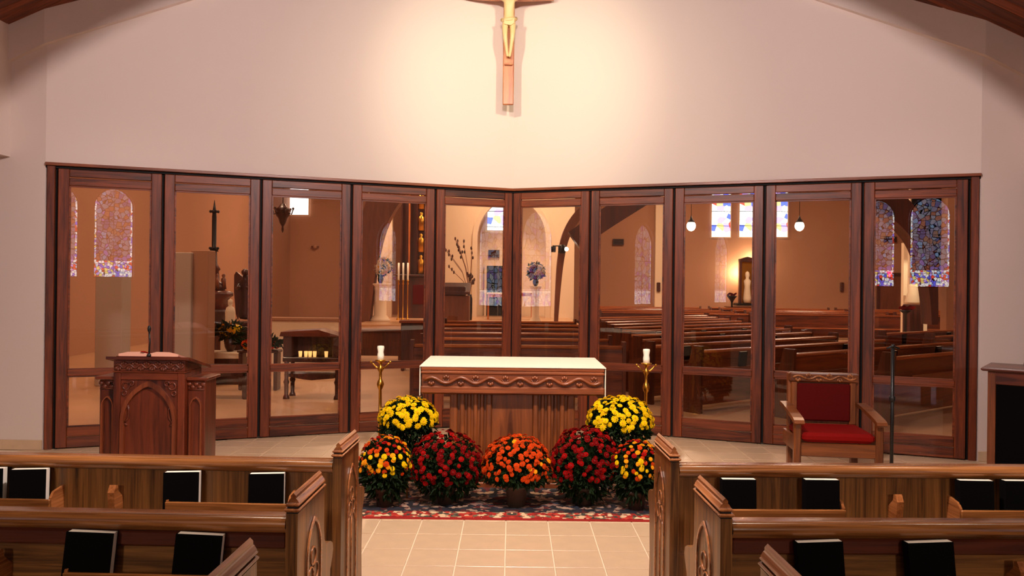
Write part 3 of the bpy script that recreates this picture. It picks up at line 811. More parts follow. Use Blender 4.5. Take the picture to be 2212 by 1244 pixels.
# ------------------------------------------------------------------ lectern with open book and microphone
a_, b_ = at(203, 900, 6.0), at(441, 900, 6.0); xl, xr = a_.x, b_.x
xc = (xl + xr) / 2; hwid = (xr - xl) / 2
le = empty('lectern', (xc, 6.0, 0), .0, label='dark carved wooden lectern with gothic arch front standing left of the altar', cat='lectern')
mx = .272
MB().bbox(-mx, mx, 0, .32, 0, 1.00, .006).build('body', M['lecz'], le)
for sx in (-1, 1):
    a, b = sorted((sx * mx, sx * hwid * .965))
    wg = MB().bbox(a, b, .05, .28, 0, .925, .005).build('wing', M['lecz'], le)
    a2, b2 = sorted((sx * (mx - .0), sx * (hwid * .965 + .025)))
    MB().bbox(a2, b2, .02, .31, .925, .95, .006).build('wing_cap', M['lecx'], wg)
    xm = (a + b) / 2; ww = abs(b - a)
    v = MB()
    for j in range(5): v.ball((a + ww * (j + .5) / 5, .046, .885 + .012 * (-1) ** j), .016, 8, 5, (1.3, .6, 1))
    v.tube([(a + .005, .048, .913), (b - .005, .048, .913)], .008, 6); v.tube([(a + .005, .048, .855), (b - .005, .048, .855)], .006, 6)
    v.build('wing_carving', M['lecx'], wg)
    v = MB(); o_ = arch(ww * .72, .72, .64, 6, xm, .08); i_ = arch(ww * .72 - .024, .70, .64, 6, xm, .09)
    v.ringprism(o_, i_, .030, .052).build('wing_arch', M['lecl'], wg)
MB().prism([(-.04, 1.088), (.40, .985), (.40, 1.005), (-.04, 1.110)], -.315, .315, 'x').build('slanted_top', M['lecx'], le)
MB().prism([(-.005, 1.0), (.31, 1.0), (.31, 1.004), (-.005, 1.078)], -mx, mx, 'x').build('desk_box', M['lecx'], le)
v = vine(.52, 1.036, .014, 6, .007, -.008); v.build('vine_carving', M['lecx'], le)
MB().bbox(-mx - .008, mx + .008, -.014, .1, .985, .998, .004).build('moulding', M['lecx'], le)
for sx in (-1, 1):
    a, b = sorted((sx * mx, sx * (mx - .055))); MB().bbox(a, b, -.012, .01, 0, .985, .005).build('front_stile', M['lecz'], le)
MB().bbox(-mx + .055, mx - .055, -.010, .01, .93, .985, .005).build('front_rail', M['lecx'], le)
aw = 2 * (mx - .055)
# pierced spandrel with pointed arch
out = arch(aw - .03, .90, .62, 8, 0, .05)
v = MB(); o_ = arch(aw - .01, .925, .62, 8, 0, .0); i_ = arch(aw - .065, .885, .62, 8, 0, .0)
v.ringprism(o_, i_, -.026, .008, closed=False)
v.build('arch_moulding', M['lecl'], le)
MB().box(-aw / 2 + .035, aw / 2 - .035, -.003, .001, .06, .86).build('panel', M['lecz'], le)
for sx in (-1, 1):
    v = MB()
    for (x_, z_, r_) in ((.175, .885, .028), (.135, .905, .018), (.188, .83, .018)):
        v.tube([(sx * x_ + r_ * math.cos(t * PI / 5), -.004, z_ + r_ * math.sin(t * PI / 5)) for t in range(10)], .006, 5, True)
    v.tube([(sx * .19, -.006, .60), (sx * .155, -.006, .64), (sx * .15, -.006, .70), (sx * .165, -.006, .745)], .008, 6)
    v.tube([(sx * .19, -.006, .60), (sx * .16, -.006, .585)], .008, 6)
    v.build('tracery', M['lecz'], le)
MB().bbox(-hwid * .985, hwid * .985, -.02, .33, 0, .06, .008).build('plinth', M['lecx'], le)
# open book lying on the slanted top
ob = empty('open_book', (xc - .01, 6.14, 1.088), label='open book with pinkish pages and red ribbon lying on the lectern', cat='book')
ob.rotation_euler = (-math.atan(.105 / .44), 0, 0)
MB().box(-.24, .24, -.15, .15, -.018, -.012).build('cover', M['red'], ob)
for sx in (-1, 1):
    pr = [(0, -.012), (sx * .225, -.012), (sx * .23, .006), (sx * .16, .022), (sx * .06, .024), (0, .008)]
    MB().prism(pr, -.145, .145, 'y').build('page_block', M['pagespink'], ob)
MB().box(-.055, -.025, -.16, .12, .020, .026).build('ribbon', M['brightred'], ob)
mc = empty('microphone', (at(331, 750, 6.06).x, 5.99, 1.104), label='thin black gooseneck microphone standing on the lectern', cat='microphone')
MB().lathe([(.016, 0), (.016, .02), (.008, .03)], n=12).build('base', M['black'], mc)
MB().tube([(0, 0, .02), (.002, .01, .12), (-.004, .01, .2)], .006, 7).build('gooseneck', M['black'], mc)
MB().lathe([(.004, .19), (.012, .20), (.014, .22), (.010, .238), (.003, .242)], n=10).build('head', M['black'], mc)

# ------------------------------------------------------------------ presider's chair
ch = empty('armchair', (at(1793, 900, 6.85).x, 6.85, 0), math.radians(-7), label='carved wooden armchair with dark red upholstered back and seat', cat='chair')
w2 = .330
for sx in (-1, 1):
    MB().bbox(sx * w2 - .03, sx * w2 + .03, -.27, -.21, 0, .60, .01).build('leg', M['chairz'], ch)
    MB().prism([(.22, 0), (.28, 0), (.30, .92), (.245, .92)], sx * (w2 - .055) - .028, sx * (w2 - .055) + .028, 'x').build('leg', M['chairz'], ch)
    a, b = sx * w2 - .042, sx * w2 + .042
    MB().prism([(.24, .665), (.10, .655), (-.08, .630), (-.26, .600), (-.31, .585), (-.325, .560), (-.30, .545), (-.24, .570), (-.05, .600), (.10, .625), (.24, .635)], a, b, 'x').build('arm', M['chairx'], ch)
    MB().prism([(-.22, .30), (.24, .30), (.24, .42), (-.22, .42)], sx * w2 - .012, sx * w2 + .012, 'x').build('side_rail', M['chairx'], ch)
MB().bbox(-w2, w2, -.25, -.215, .27, .385, .008).build('front_rail', M['chairx'], ch)
MB().bbox(-w2 + .03, w2 - .03, .22, .25, .28, .40, .008).build('back_rail', M['chairx'], ch)
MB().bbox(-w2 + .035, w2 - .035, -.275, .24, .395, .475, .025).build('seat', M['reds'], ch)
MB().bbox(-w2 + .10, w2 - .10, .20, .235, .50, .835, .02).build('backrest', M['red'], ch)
MB().bbox(-w2 + .05, w2 - .05, .245, .275, .47, .93, .01).build('back_frame', M['chairz'], ch)
for sx in (-1, 1):
    MB().bbox(*sorted((sx * (w2 - .105), sx * (w2 - .05))), .215, .25, .47, .88, .008).build('back_stile', M['chairz'], ch)
cr_ = MB().bbox(-w2 + .03, w2 - .03, .20, .285, .845, .93, .012).build('crest_rail', M['chairx'], ch)
vine(.54, .888, .016, 3, .009, .198).build('vine_carving', M['gold' if False else 'oaky'], cr_)

# ------------------------------------------------------------------ slender black floor stand
p = at(1927, 900, 6.3)
sd = empty('floor_stand', (p.x, 6.3, 0), label='slender black metal floor stand right of the red armchair', cat='stand')
MB().lathe([(.13, 0), (.13, .012), (.03, .03), (.015, .05)], n=18).build('base', M['black'], sd)
MB().tube([(0, 0, .03), (0, 0, 1.22)], .014, 10).build('pole', M['black'], sd)
MB().lathe([(.02, .79), (.024, .80), (.024, .825), (.02, .835)], n=12).build('collar', M['black'], sd)
mb = MB(); mb.tube([(-.05, 0, 1.215), (0, 0, 1.235), (.05, 0, 1.215)], .009, 7); mb.ball((0, 0, 1.235), .016)
mb.build('top_bracket', M['black'], sd)

# ------------------------------------------------------------------ cabinet at the right edge
c0 = at(2134, 830, 6.75)
cb = empty('cabinet', (c0.x, 6.75, 0), math.radians(-38), label='dark wooden cabinet with black panelled front at the right edge', cat='cabinet')
H = 1.03; CWD = 1.25
MB().bbox(0, CWD, 0, .5, .0, H - .03, .006).build('carcass', M['lecz'], cb)
MB().bbox(-.05, CWD + .04, -.05, .54, H - .03, H, .01).build('top', M['lecx'], cb)
MB().bbox(0, CWD, -.014, .0, H - .14, H - .03, .005).build('upper_rail', M['lecx'], cb)
MB().bbox(0, CWD, -.014, .0, 0, .17, .005).build('bottom_rail', M['lecx'], cb)
for a in (0, CWD - .06): MB().bbox(a, a + .06, -.016, .0, 0, H - .03, .005).build('stile', M['altz'], cb)
MB().bbox(.06, CWD - .06, -.006, .0, .17, H - .14, .002).build('black_panel', M['cover'], cb)
bk = MB(); q = cb.matrix_basis
o = empty('small_carved_box', tuple(q @ Vector((.33, .22, H))), math.radians(-30), label='small dark object lying on top of the cabinet at the right edge', cat='box')
MB().bbox(-.09, .09, -.06, .06, 0, .05, .012).build('body', M['darkwood'], o); MB().bbox(-.08, .08, -.05, .05, .05, .07, .01).build('lid', M['darkwood'], o)

# ------------------------------------------------------------------ crucifix
cc = at(1099, 100, 9.22); YX = 9.22
cf = empty('crucifix', (cc.x, YX, 3.79), label='wooden crucifix with pale carved figure hung high on the wall', cat='crucifix')
ztop = 1.65; zb = 1.27
MB().bbox(-.064, .064, -.02, .03, 0, ztop, .008).build('upright', M['crosswood'], cf)
mb = MB(); mb.prism([(-.52, zb - .035), (-.2, zb - .05), (.2, zb - .05), (.52, zb - .035), (.52, zb + .035), (.2, zb + .06), (-.2, zb + .06), (-.52, zb + .035)], -.028, .026, 'y')
mb.build('crossbeam', M['crosswood'], cf)
MB().bbox(-.045, .045, .03, .26, .2, .28, .006).build('wall_bracket', M['black'], cf)
# the figure: one skinned body
def skin_body(name, V_, E_, rad, mat, parent, loc, lv=2, scale=1.0):
    me = bpy.data.meshes.new(name); me.from_pydata([tuple(Vector(v) * scale) for v in V_], E_, [])
    o = bpy.data.objects.new(name, me); col.objects.link(o)
    md = o.modifiers.new('s', 'SKIN'); md.use_smooth_shade = True
    for i, r_ in enumerate(rad):
        rr = r_ if isinstance(r_, tuple) else (r_, r_)
        me.skin_vertices[0].data[i].radius = (rr[0] * scale, rr[1] * scale)
    me.skin_vertices[0].data[0].use_root = True
    ss = o.modifiers.new('u', 'SUBSURF'); ss.levels = lv; ss.render_levels = lv
    dg = bpy.context.evaluated_depsgraph_get()
    m2 = bpy.data.meshes.new_from_object(o.evaluated_get(dg)); m2.name = name
    bpy.data.objects.remove(o)
    m2.materials.clear(); m2.materials.append(mat)
    for p_ in m2.polygons: p_.use_smooth = True
    return put(name, m2, parent, loc)
V_ = [(0, 0, .60), (0, 0, .70), (0, 0, .82), (0, 0, .92), (0, -.01, .985), (.01, -.03, 1.03), (.015, -.04, 1.09),
      (.11, 0, .95), (.26, .01, 1.02), (.40, .02, 1.10), (.44, .02, 1.12), (-.11, 0, .95), (-.26, .01, 1.02), (-.40, .02, 1.10), (-.44, .02, 1.12),
      (.06, 0, .57), (.055, -.06, .36), (.025, -.01, .12), (.012, -.03, .04), (-.06, 0, .57), (-.055, -.06, .36), (-.025, -.005, .12), (-.012, -.025, .05)]
E_ = [(0, 1), (1, 2), (2, 3), (3, 4), (4, 5), (5, 6), (3, 7), (7, 8), (8, 9), (9, 10), (3, 11), (11, 12), (12, 13), (13, 14), (0, 15), (15, 16), (16, 17), (17, 18), (0, 19), (19, 20), (20, 21), (21, 22)]
rd = [(.085, .06), (.07, .05), (.09, .06), (.085, .055), .03, .045, .04, .038, .028, .022, .014, .038, .028, .022, .014, .055, .038, .024, .02, .055, .038, .024, .02]
fg = skin_body('figure', V_, E_, rd, M['corpus'], cf, (0, -.075, .50), 2, .76)
mb = MB(); mb.tube([(-.075, -.01, 0), (-.03, -.052, -.01), (.03, -.052, .0), (.078, -.01, .015), (.03, .035, 0), (-.03, .035, 0)], .024, 8, True)
mb.prism([(-.055, -.06), (.02, -.075), (.06, -.05), (.06, .0), (-.055, .0)], -.062, -.046, 'y')
mb.build('loincloth', M['corpus'], cf, (0, -.075, .965))
mb = MB()
mb.bbox(-.05, .05, -.055, -.035, .455, .475, .004)
mb.build('foot_rest', M['crosswood'], cf)
mb = MB().ball((.011, -.105, .50 + 1.105 * .76), .037, 12, 8, (1, 1, 1.1)); mb.build('hair', M['crosswood'], cf)
MB().bbox(-.06, .06, -.034, -.028, 1.50, 1.57, .002).build('title_plate', M['corpus'], cf)

# ================================================================== the church beyond the glass
XL, XR, YF, HN = -9.6, 18.0, 34.0, 7.8
fe = [(XL - .2, 7.85), (-XE, YE_ + .1), (0, APEX + .05), (XE, YE_ + .1), (XR + .2, 7.85), (XR + .2, YF + .3), (XL - .2, YF + .3)]
struct(MB().prism(fe, -.12, -.001, 'z').build('floor_nave', M['navefloor']))
struct(MB().box(XL, XR, YF, YF + .25, 0, HN).build('wall_far', M['navewall']))
struct(MB().box(XL - .25, XL, 7.9, YF, 0, HN).build('wall_far_left', M['navewall']))
struct(MB().box(XR, XR + .25, 7.9, YF, 0, HN).build('wall_far_right', M['navewall']))
struct(MB().box(XL - .3, XR + .3, 9.9, YF + .3, HN, HN + .2).build('ceiling_nave', M['rib']))
e = empty('wall_near_nave', (0, 0, 0)); struct(e)
MB().box(XL - .2, -7.4, 7.9, 8.1, 0, HN).build('plaster', M['navewall'], e); MB().box(7.4, XR + .2, 7.9, 8.1, 0, HN).build('plaster', M['navewall'], e)
struct(MB().box(XL, XR, YF - .02, YF, 0, .14).build('baseboard_far', M['darkwood']))
# pilaster and cream sanctuary wall with pointed recess
def pilaster(nm, px0, px1, Y, mat, top=HN, dep=.25):
    a, b = at(px0, 600, Y), at(px1, 600, Y)
    return struct(MB().bbox(a.x, b.x, Y, Y + dep, 0, top, .01).build(nm, mat))
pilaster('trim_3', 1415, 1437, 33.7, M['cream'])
pilaster('reflection_strip_1', 372, 412, 12.2, M['greyreflect'], 2.12, .3); pilaster('reflection_strip_2', 412, 450, 12.3, M['navewall'], 2.16, .3)  # added boxes: a pale reflection in the glass built as solid strips
pilaster('reflection_strip_3', 206, 264, 12.4, M['greyreflect'], 1.85, .3)  # likewise a reflection in the end panel, built as a solid box
pilaster('trim_6', 2046, 2075, 19.0, M['navewall'], HN, .3)
a, b, c = at(925, 600, 30), at(1240, 600, 30), at(1104, 600, 30)
q0, q1 = at(794, 600, 29.2), at(846, 600, 29.2)
struct(MB().box(q0.x, q1.x, 29.2, 29.4, 0, HN).build('wall_alcove', M['cream']))
e = empty('wall_sanctuary', (0, 0, 0)); struct(e)
rw = (at(1178, 600, 30).x - at(1030, 600, 30).x)
ar = arch(rw, 5.0, 3.4, 10, c.x, 0)
MB().prism([(a.x, 0), ar[0]] + ar[1:-1] + [ar[-1], (b.x, 0), (b.x, HN), (a.x, HN)], 30.0, 30.35).build('plaster', M['cream'], e)
inn = arch(rw - .0, 5.0, 3.4, 10, c.x, 0); out = arch(rw + .36, 5.24, 3.4, 10, c.x, 0)
MB().ringprism(out, inn, 29.9, 30.05, closed=False).build('arch_moulding', M['stone'], e)
struct(MB().box(a.x - .02, b.x, 31.6, 31.8, 0, HN).build('wall_recess', M['cream']))

def rectwin(px0, px1, py0, py1, Y, mat, bars=1):
    wn[0] += 1
    a, b = at(px0, py1, Y), at(px1, py0, Y)
    e = empty('window_%d' % wn[0], ((a.x + b.x) / 2, Y, a.z)); struct(e)
    hw_, h = (b.x - a.x) / 2, b.z - a.z
    MB().ringprism([(-hw_, 0), (hw_, 0), (hw_, h), (-hw_, h)], [(-hw_ + .03, .03), (hw_ - .03, .03), (hw_ - .03, h - .03), (-hw_ + .03, h - .03)], -.06, .04).build('frame', M['cream'], e)
    MB().box(-hw_ + .03, hw_ - .03, -.01, .01, .03, h - .03).build('pane', mat, e)
    if bars:
        mb = MB()
        for k in range(1, int(h / .62) + 1): mb.box(-hw_, hw_, -.03, -.01, h - .62 * k - .012, h - .62 * k + .012)
        mb.build('lead_bars', M['black'], e)
rectwin(1535, 1580, 395, 513, 33.9, M['st_nave']); rectwin(1595, 1641, 395, 513, 33.9, M['st_nave']); rectwin(1661, 1703, 395, 513, 33.9, M['st_nave'])
rectwin(612, 669, 400, 465, 33.9, M['bright'], 0)
rectwin(1051, 1100, 390, 499, 31.5, M['st_nave'])
rectwin(1962, 2046, 330, 614, 19.6, M['st_reflect'])  # added pane standing in for the rear window's reflection in the glass
# dark wood ribs
def rib(name, pts, Y, wd, dp, mat, lab):
    P = [at(x, y, Y) for x, y in pts]; mb = MB(); L = []
    for k, p in enumerate(P):
        t = (P[min(k + 1, len(P) - 1)] - P[max(k - 1, 0)]).normalized(); n_ = Vector((-t.z, 0, t.x)) * wd[k] / 2
        L += [p + n_ + Vector((0, -dp / 2, 0)), p - n_ + Vector((0, -dp / 2, 0)), p - n_ + Vector((0, dp / 2, 0)), p + n_ + Vector((0, dp / 2, 0))]
    fs = []
    for k in range(len(P) - 1):
        for i in range(4):
            j = (i + 1) % 4; fs.append((k * 4 + i, k * 4 + j, k * 4 + 4 + j, k * 4 + 4 + i))
    fs += [(0, 1, 2, 3), tuple(len(P) * 4 - 4 + i for i in range(4))]
    mb.add(L, fs); o = mb.build(name, mat); return struct(o)
def smooth(pts, k=4):
    out = []
    P = [pts[0]] + pts + [pts[-1]]
    for i in range(1, len(P) - 2):
        for t in range(k):
            u = t / k; p0_, p1_, p2_, p3_ = P[i - 1], P[i], P[i + 1], P[i + 2]
            out.append(tuple(.5 * (2 * p1_[q] + (p2_[q] - p0_[q]) * u + (2 * p0_[q] - 5 * p1_[q] + 4 * p2_[q] - p3_[q]) * u * u + (3 * p1_[q] - p0_[q] - 3 * p2_[q] + p3_[q]) * u ** 3) for q in range(len(p1_))))
    out.append(pts[-1]); return out
def ribw(name, pts, Y, dp, mat):
    q = smooth(pts); return rib(name, [(x, y) for x, y, _ in q], Y, [w_ / F * Y for _, _, w_ in q], dp, mat, '')
ribw('trim_7', [(786, 716, 26), (789, 640, 36), (796, 560, 44), (808, 490, 54), (832, 430, 66), (880, 370, 70), (960, 310, 70)], 26, .5, M['rib'])
ribw('trim_8', [(1200, 716, 7), (1204, 640, 10), (1211, 560, 14), (1222, 510, 17), (1243, 472, 19), (1270, 448, 20), (1320, 420, 20)], 25.5, .4, M['rib'])
ribw('trim_9', [(1240, 520, 44), (1300, 478, 44), (1360, 440, 44), (1440, 390, 44)], 24, .5, M['darkwood'])
ribw('trim_10', [(2008, 700, 14), (2006, 640, 18), (1999, 580, 26), (1982, 520, 36), (1950, 470, 50), (1905, 430, 60), (1840, 390, 70)], 19, .5, M['darkwood'])

# vents, door, exit sign on the far wall
def at_box(name, mats, px0, px1, py0, py1, Y, dep, parent=None, b=.004, **kw):
    a, c_ = at(px0, py1, Y), at(px1, py0, Y)
    o = MB().bbox(0, c_.x - a.x, 0, dep, 0, c_.z - a.z, b).build(name, mats, parent, (a.x, Y, a.z))
    return tag(o, **kw)
def vent(px0, px1, py0, py1, Y, lab, mt='gap'):
    a, c_ = at(px0, py1, Y), at(px1, py0, Y); e = empty('wall_vent', (a.x, Y, a.z), label=lab, cat='vent', group='vents on the far walls')
    w_, h = c_.x - a.x, c_.z - a.z
    MB().ringprism([(0, 0), (w_, 0), (w_, h), (0, h)], [(.03, .03), (w_ - .03, .03), (w_ - .03, h - .03), (.03, h - .03)], 0, .05).build('frame', M['darkwood'], e)
    MB().box(.03, w_ - .03, .04, .05, .03, h - .03).build('backing', M[mt], e)
    for k in range(1, 4): MB().box(.03, w_ - .03, .01, .03, h * k / 4 - .012, h * k / 4 + .012).build('slat', M['darkwood'], e)
vent(1324, 1348, 516, 529, 33.9, 'dark wall vent seen through the glass left of the hanging globe lamp')
vent(1910, 1938, 511, 523, 33.9, 'dark wall vent seen through the rightmost glass panel')
vent(1055, 1079, 540, 556, 31.5, 'small brown vent above the dark doors behind the sanctuary', 'darkwood')
e = empty('door_11', (at(1926, 600, 33.9).x, 33.9, 0)); struct(e)
MB().ringprism([(-.62, 0), (.62, 0), (.62, 2.35), (-.62, 2.35)], [(-.5, 0), (.5, 0), (.5, 2.2), (-.5, 2.2)], -.03, .05).build('frame', M['darkwood'], e)
MB().box(-.5, .5, 0, .04, 0, 2.2).build('leaf', M['rib'], e); MB().ball((.42, -.04, 1.05), .03).build('handle', M['gold'], e)
at_box('exit_sign', M['exit'], 1917, 1927, 587, 597, 33.87, .12, b=.004, label='small red lit exit sign above the far door', cat='sign')
# dark double door in the recess
e = empty('door_12', (at(1076, 600, 31.4).x, 31.4, 0)); struct(e)
MB().ringprism([(-.55, 0), (.55, 0), (.55, 2.5), (-.55, 2.5)], [(-.46, 0), (.46, 0), (.46, 2.4), (-.46, 2.4)], -.03, .06).build('frame', M['cream'], e)
for s in (-1, 1):
    a, b = sorted((s * .01, s * .45)); lf = MB().box(a, b, 0, .04, 0, 2.39).build('leaf', M['black'], e)
    MB().box(a + .07, b - .07, -.006, .0, .5, 2.25).build('pane', M['greenglass'], lf)

# globe lamps
for px, lab in ((1493, 'lit globe pendant lamp hanging left of the bright stained windows'), (1727, 'lit globe pendant lamp hanging right of the bright stained windows')):
    p = at(px, 488, 20); e = empty('pendant_lamp', p, label=lab, cat='lamp', group='globe pendant lamps in the nave')
    MB().ball((0, 0, 0), .115, 18, 12, (1, 1, 1.12)).build('globe', M['globe'], e)
    MB().lathe([(.09, .09), (.075, .13), (.03, .19), (.012, .26)], n=14).build('fitter', M['black'], e)
    MB().tube([(0, 0, .25), (0, 0, HN - p.z)], .007, 5).build('cord', M['black'], e)
    light('globe_lamp_light', 'POINT', (p.x, p.y - .0, p.z - .25), None, 25, (1, .8, .6), shadow_soft_size=.1)
# hanging sanctuary lamp
p = at(611, 455, 18); e = empty('sanctuary_lamp', p, label='ornate dark hanging lamp before the small bright window', cat='lamp')
mb = MB(); mb.lathe([(.01, -.5), (.03, -.44), (.02, -.36), (.07, -.28), (.10, -.18), (.16, -.10), (.14, -.02), (.19, .02), (.10, .08), (.05, .16)], n=12)
mb.build('bowl', M['darkwood'], e)
for k in range(6):
    a = k * PI / 3; mb = MB(); mb.tube([(.12 * math.cos(a), .12 * math.sin(a), -.05), (.2 * math.cos(a), .2 * math.sin(a), -.08), (.235 * math.cos(a), .235 * math.sin(a), .03)], .016, 6)
    mb.ball((.235 * math.cos(a), .235 * math.sin(a), .05), .03, 8, 5); mb.build('arm', M['darkwood'], e)
MB().tube([(0, 0, .15), (0, 0, HN - p.z)], .01, 5).build('chain', M['black'], e)
# small wall bell / fitting
e = empty('wall_fitting', at(681, 533, 33.9), label='small round fitting on the plain tan wall', cat='fitting')
MB().tube([(-.16, -.03, 0), (.16, -.03, 0)], .035, 8).build('arms', M['rib'], e); MB().ball((0, -.05, 0), .09, 10, 6).build('body', M['navewall'], e)

# ---- nave pews
def nave_pew(L_, nm='church_pew'):
    e = empty(nm, (0, 0, 0))
    prof = [(0, 0), (-.02, .90), (.14, .90), (.20, .66), (.44, .60), (.48, .55), (.46, 0)]
    for x in (0, L_):
        MB().prism(prof, x, x + .05, 'x').build('pew_end', M['navewoodz'], e)
    MB().bbox(.05, L_, .0, .03, .12, .80, .003).build('backrest', M['navewood'], e)
    MB().bbox(.05, L_, -.02, .055, .80, .845, .012).build('top_rail', M['nlit'], e)
    MB().bbox(.05, L_, .03, .45, .41, .44, .004).build('seat', M['nlit'], e)
    MB().bbox(.3, L_ - .3, -.10, -.09, .55, .61, .003).build('book_rack', M['navewood'], e)
    return e
ORD = ['first', 'second', 'third', 'fourth', 'fifth', 'sixth', 'seventh', 'eighth', 'ninth', 'tenth', 'eleventh', 'twelfth', 'thirteenth', 'fourteenth']
pw5 = nave_pew(4.6); snapshot(); used5 = False
th = math.radians(36); ux, uy = math.cos(th), math.sin(th)
book_spots = []
OBST = [(11.2, 22.0, 1.1), (10.5, 21.0, .9), (9.9, 19.6, 1.0), (11.6, 22.7, 1.3), (10.2, 18.6, 1.2)]
def bad(x0, y0_, x1, y1_):
    if max(y0_, y1_) > 23.2 or max(x0, x1) > 17.4: return True
    for ox, oy, rr in OBST:
        for t in range(21):
            t /= 20
            if math.hypot(x0 + (x1 - x0) * t - ox, y0_ + (y1_ - y0_) * t - oy) < rr * .75: return True
    return False
for k in range(13):
    nd = 5.1 + .92 * k
    xe = [4.72, 3.6, 2.5][k] if k < 3 else 2.0
    s = (xe + uy * nd) / ux
    for seg in range(2):
        s0 = s + seg * 6.2
        x, y = ux * s0 - uy * nd, uy * s0 + ux * nd
        if (k < 2 and seg > 0) or bad(x, y, x + 4.6 * ux, y + 4.6 * uy): continue
        o = pw5 if not used5 else copy_tree(pw5); used5 = True
        o.location = (x, y, 0); o.rotation_euler = (0, 0, th)
        tag(o, 'church pew on the right beyond the glass, %s angled row, %s' % (ORD[k], 'block nearest the altar' if seg == 0 else 'block beyond the cross aisle'), 'pew', 'church pews beyond the glass')
        if k < 7: 
            for q in range(3): book_spots.append((x + ux * (.5 + 1.3 * q + R.random() * .5), y + uy * (.5 + 1.3 * q + R.random() * .5), k, seg, q))
pw3 = nave_pew(2.95); snapshot()
for k in range(6):
    y = 10.9 + 1.35 * k
    o = pw3 if k == 0 else copy_tree(pw3)
    o.location = (-1.40 - .02 * k, y, 0); o.rotation_euler = (0, 0, math.radians(1.0 + k))
    tag(o, 'church pew behind the altar beyond the glass, %s straight row' % ORD[k], 'pew', 'church pews beyond the glass')
for k in range(5):
    for seg in range(3):
        y = 24.4 + 1.6 * k; x = 7.4 + seg * 5.0
        o = copy_tree(pw5); o.location = (x, y, 0); o.rotation_euler = (0, 0, PI + math.radians(-4))
        tag(o, 'church pew facing the glass with lit seat, %s far row, %s block' % (ORD[k], ['left', 'middle', 'right'][seg]), 'pew', 'church pews facing the glass')
hb2 = make_book(.15, .2, .03, 'songbook'); snapshot(); f2 = True
for (x, y, k, seg, q) in book_spots[:30]:
    o = hb2 if f2 else copy_tree(hb2); f2 = False
    o.location = (x + uy * .05, y - ux * .05, .615); o.rotation_euler = (.1, 0, th)
    tag(o, 'small book in the rack of the %s angled church pew, %s along it' % (ORD[k], ['left end', 'middle', 'right end'][q]) if seg == 0 else 'small book in the %s far-block church pew, %s along it' % (ORD[k], ['left end', 'middle', 'right end'][q]), 'book', 'books in the church pew racks')

# ---- sanctuary platform and its furniture
PZ = .40
a, b = at(766, 700, 24), at(1262, 700, 24)
pf = empty('trim_11', (0, 0, 0)); struct(pf)
MB().bbox(a.x, b.x, 24.0, 31.5, 0, PZ, .01).build('platform', M['navefloor'], pf)
MB().bbox(a.x, b.x, 23.6, 23.99, 0, PZ / 2, .01).build('step', M['navefloor'], pf)
def pedestal(px, py0, Y, rpx, z0, lab, cat='pedestal', mat='stone'):
    p = at(px, py0, Y); r = rpx / F * Y; h = p.z - z0
    e = empty('pedestal', (p.x, Y, z0), label=lab, cat=cat)
    MB().lathe([(r, 0), (r, .06), (r * .85, .09), (r * .8, .14), (r * .62, .2), (r * .6, h - .25), (r * .75, h - .16), (r * .7, h - .12), (r, h - .05), (r, h)], n=12).build('column', M[mat], e)
    return p, e
def bouquet(p, Y, wpx, hpx, colors, lab, n=26, vase=True, rnd=None, name='flower_arrangement', cat='flowers', bs=.06):
    rx, rz = wpx / F * Y, hpx / F * Y
    e = empty(name, (p.x, Y, p.z), label=lab, cat=cat)
    if vase: MB().lathe([(.05, 0), (.09, .08), (.10, .16), (.06, .24), (.08, .28)], n=12).build('vase', M['darkwood'], e)
    zc = .25 + rz if vase else rz
    tag(leaves((0, 0, zc), rx, rx * .7, rz, 260, .1, M['leafd'], .10).build('foliage', M['leafd'], e, fix=False), kind='stuff')
    for i in range(n):
        v = Vector((R.uniform(-1, 1), R.uniform(-1, .3), R.uniform(-1, 1))).normalized()
        c = R.choice(colors)
        o = put('bloom', BLM[c] if c in BLM else c, e, (v.x * rx * .95, v.y * rx * .7, zc + v.z * rz * .95))
        o.rotation_euler = v.to_track_quat('Z', 'Y').to_euler(); s = bs * R.uniform(.7, 1.2); o.scale = (s, s, s)
    return e
WB = bloom_mesh('bloom', M['stone'], M['yellowc'])
p, e = pedestal(822, 612, 26.0, 22, PZ, 'pale stone pedestal under a dark bouquet beside the curved wooden arch')
bouquet(p, 26.0, 22, 20, [WB], 'dark bouquet with white flowers on the left stone pedestal', 30, bs=.13)
p, e = pedestal(1157, 618, 26.0, 13, PZ, 'pale stone urn stand with flowers inside the sanctuary recess')
bouquet(p, 26.0, 18, 16, [WB, WB, 'crimson'], 'dark bouquet with pale flowers before the pointed recess', 26, bs=.11)
# reredos: dark case with gilded figures
p = at(897, 700, 28.5); e = empty('reredos', (p.x, 28.5, PZ), label='tall dark carved altar screen with gilded figures at the left of the sanctuary', cat='altar screen')
MB().bbox(-.62, .35, .0, .5, 0, 1.5, .02).build('base', M['darkwood'], e)
MB().bbox(-.72, .45, -.06, .55, 1.5, 1.58, .02).build('shelf', M['darkwood'], e)
MB().bbox(-.55, .30, .25, .5, 1.58, 6.2, .02).build('back', M['darkwood'], e)
for x in (-.55, -.27, .02, .30):
    MB().lathe([(.05, 1.58), (.035, 1.7), (.035, 5.2), (.06, 5.3), (.03, 5.5), (.002, 6.4)], (x, .15, 0), 10).build('column', M['crosswood'] if x == -.27 else M['darkwood'], e)
for k in range(4):
    z = 1.62 + k * .78; mb = MB(); mb.lathe([(.12, z), (.10, z + .3), (.12, z + .48), (.04, z + .54), (.07, z + .62), (.0005, z + .70)], (.16, .12, 0), 10)
    mb.build('gilded_figure', M['gold'], e)
MB().bbox(-.1, .3, -.02, .0, .5, 1.2, .02).build('front_panel', M['red'], e)
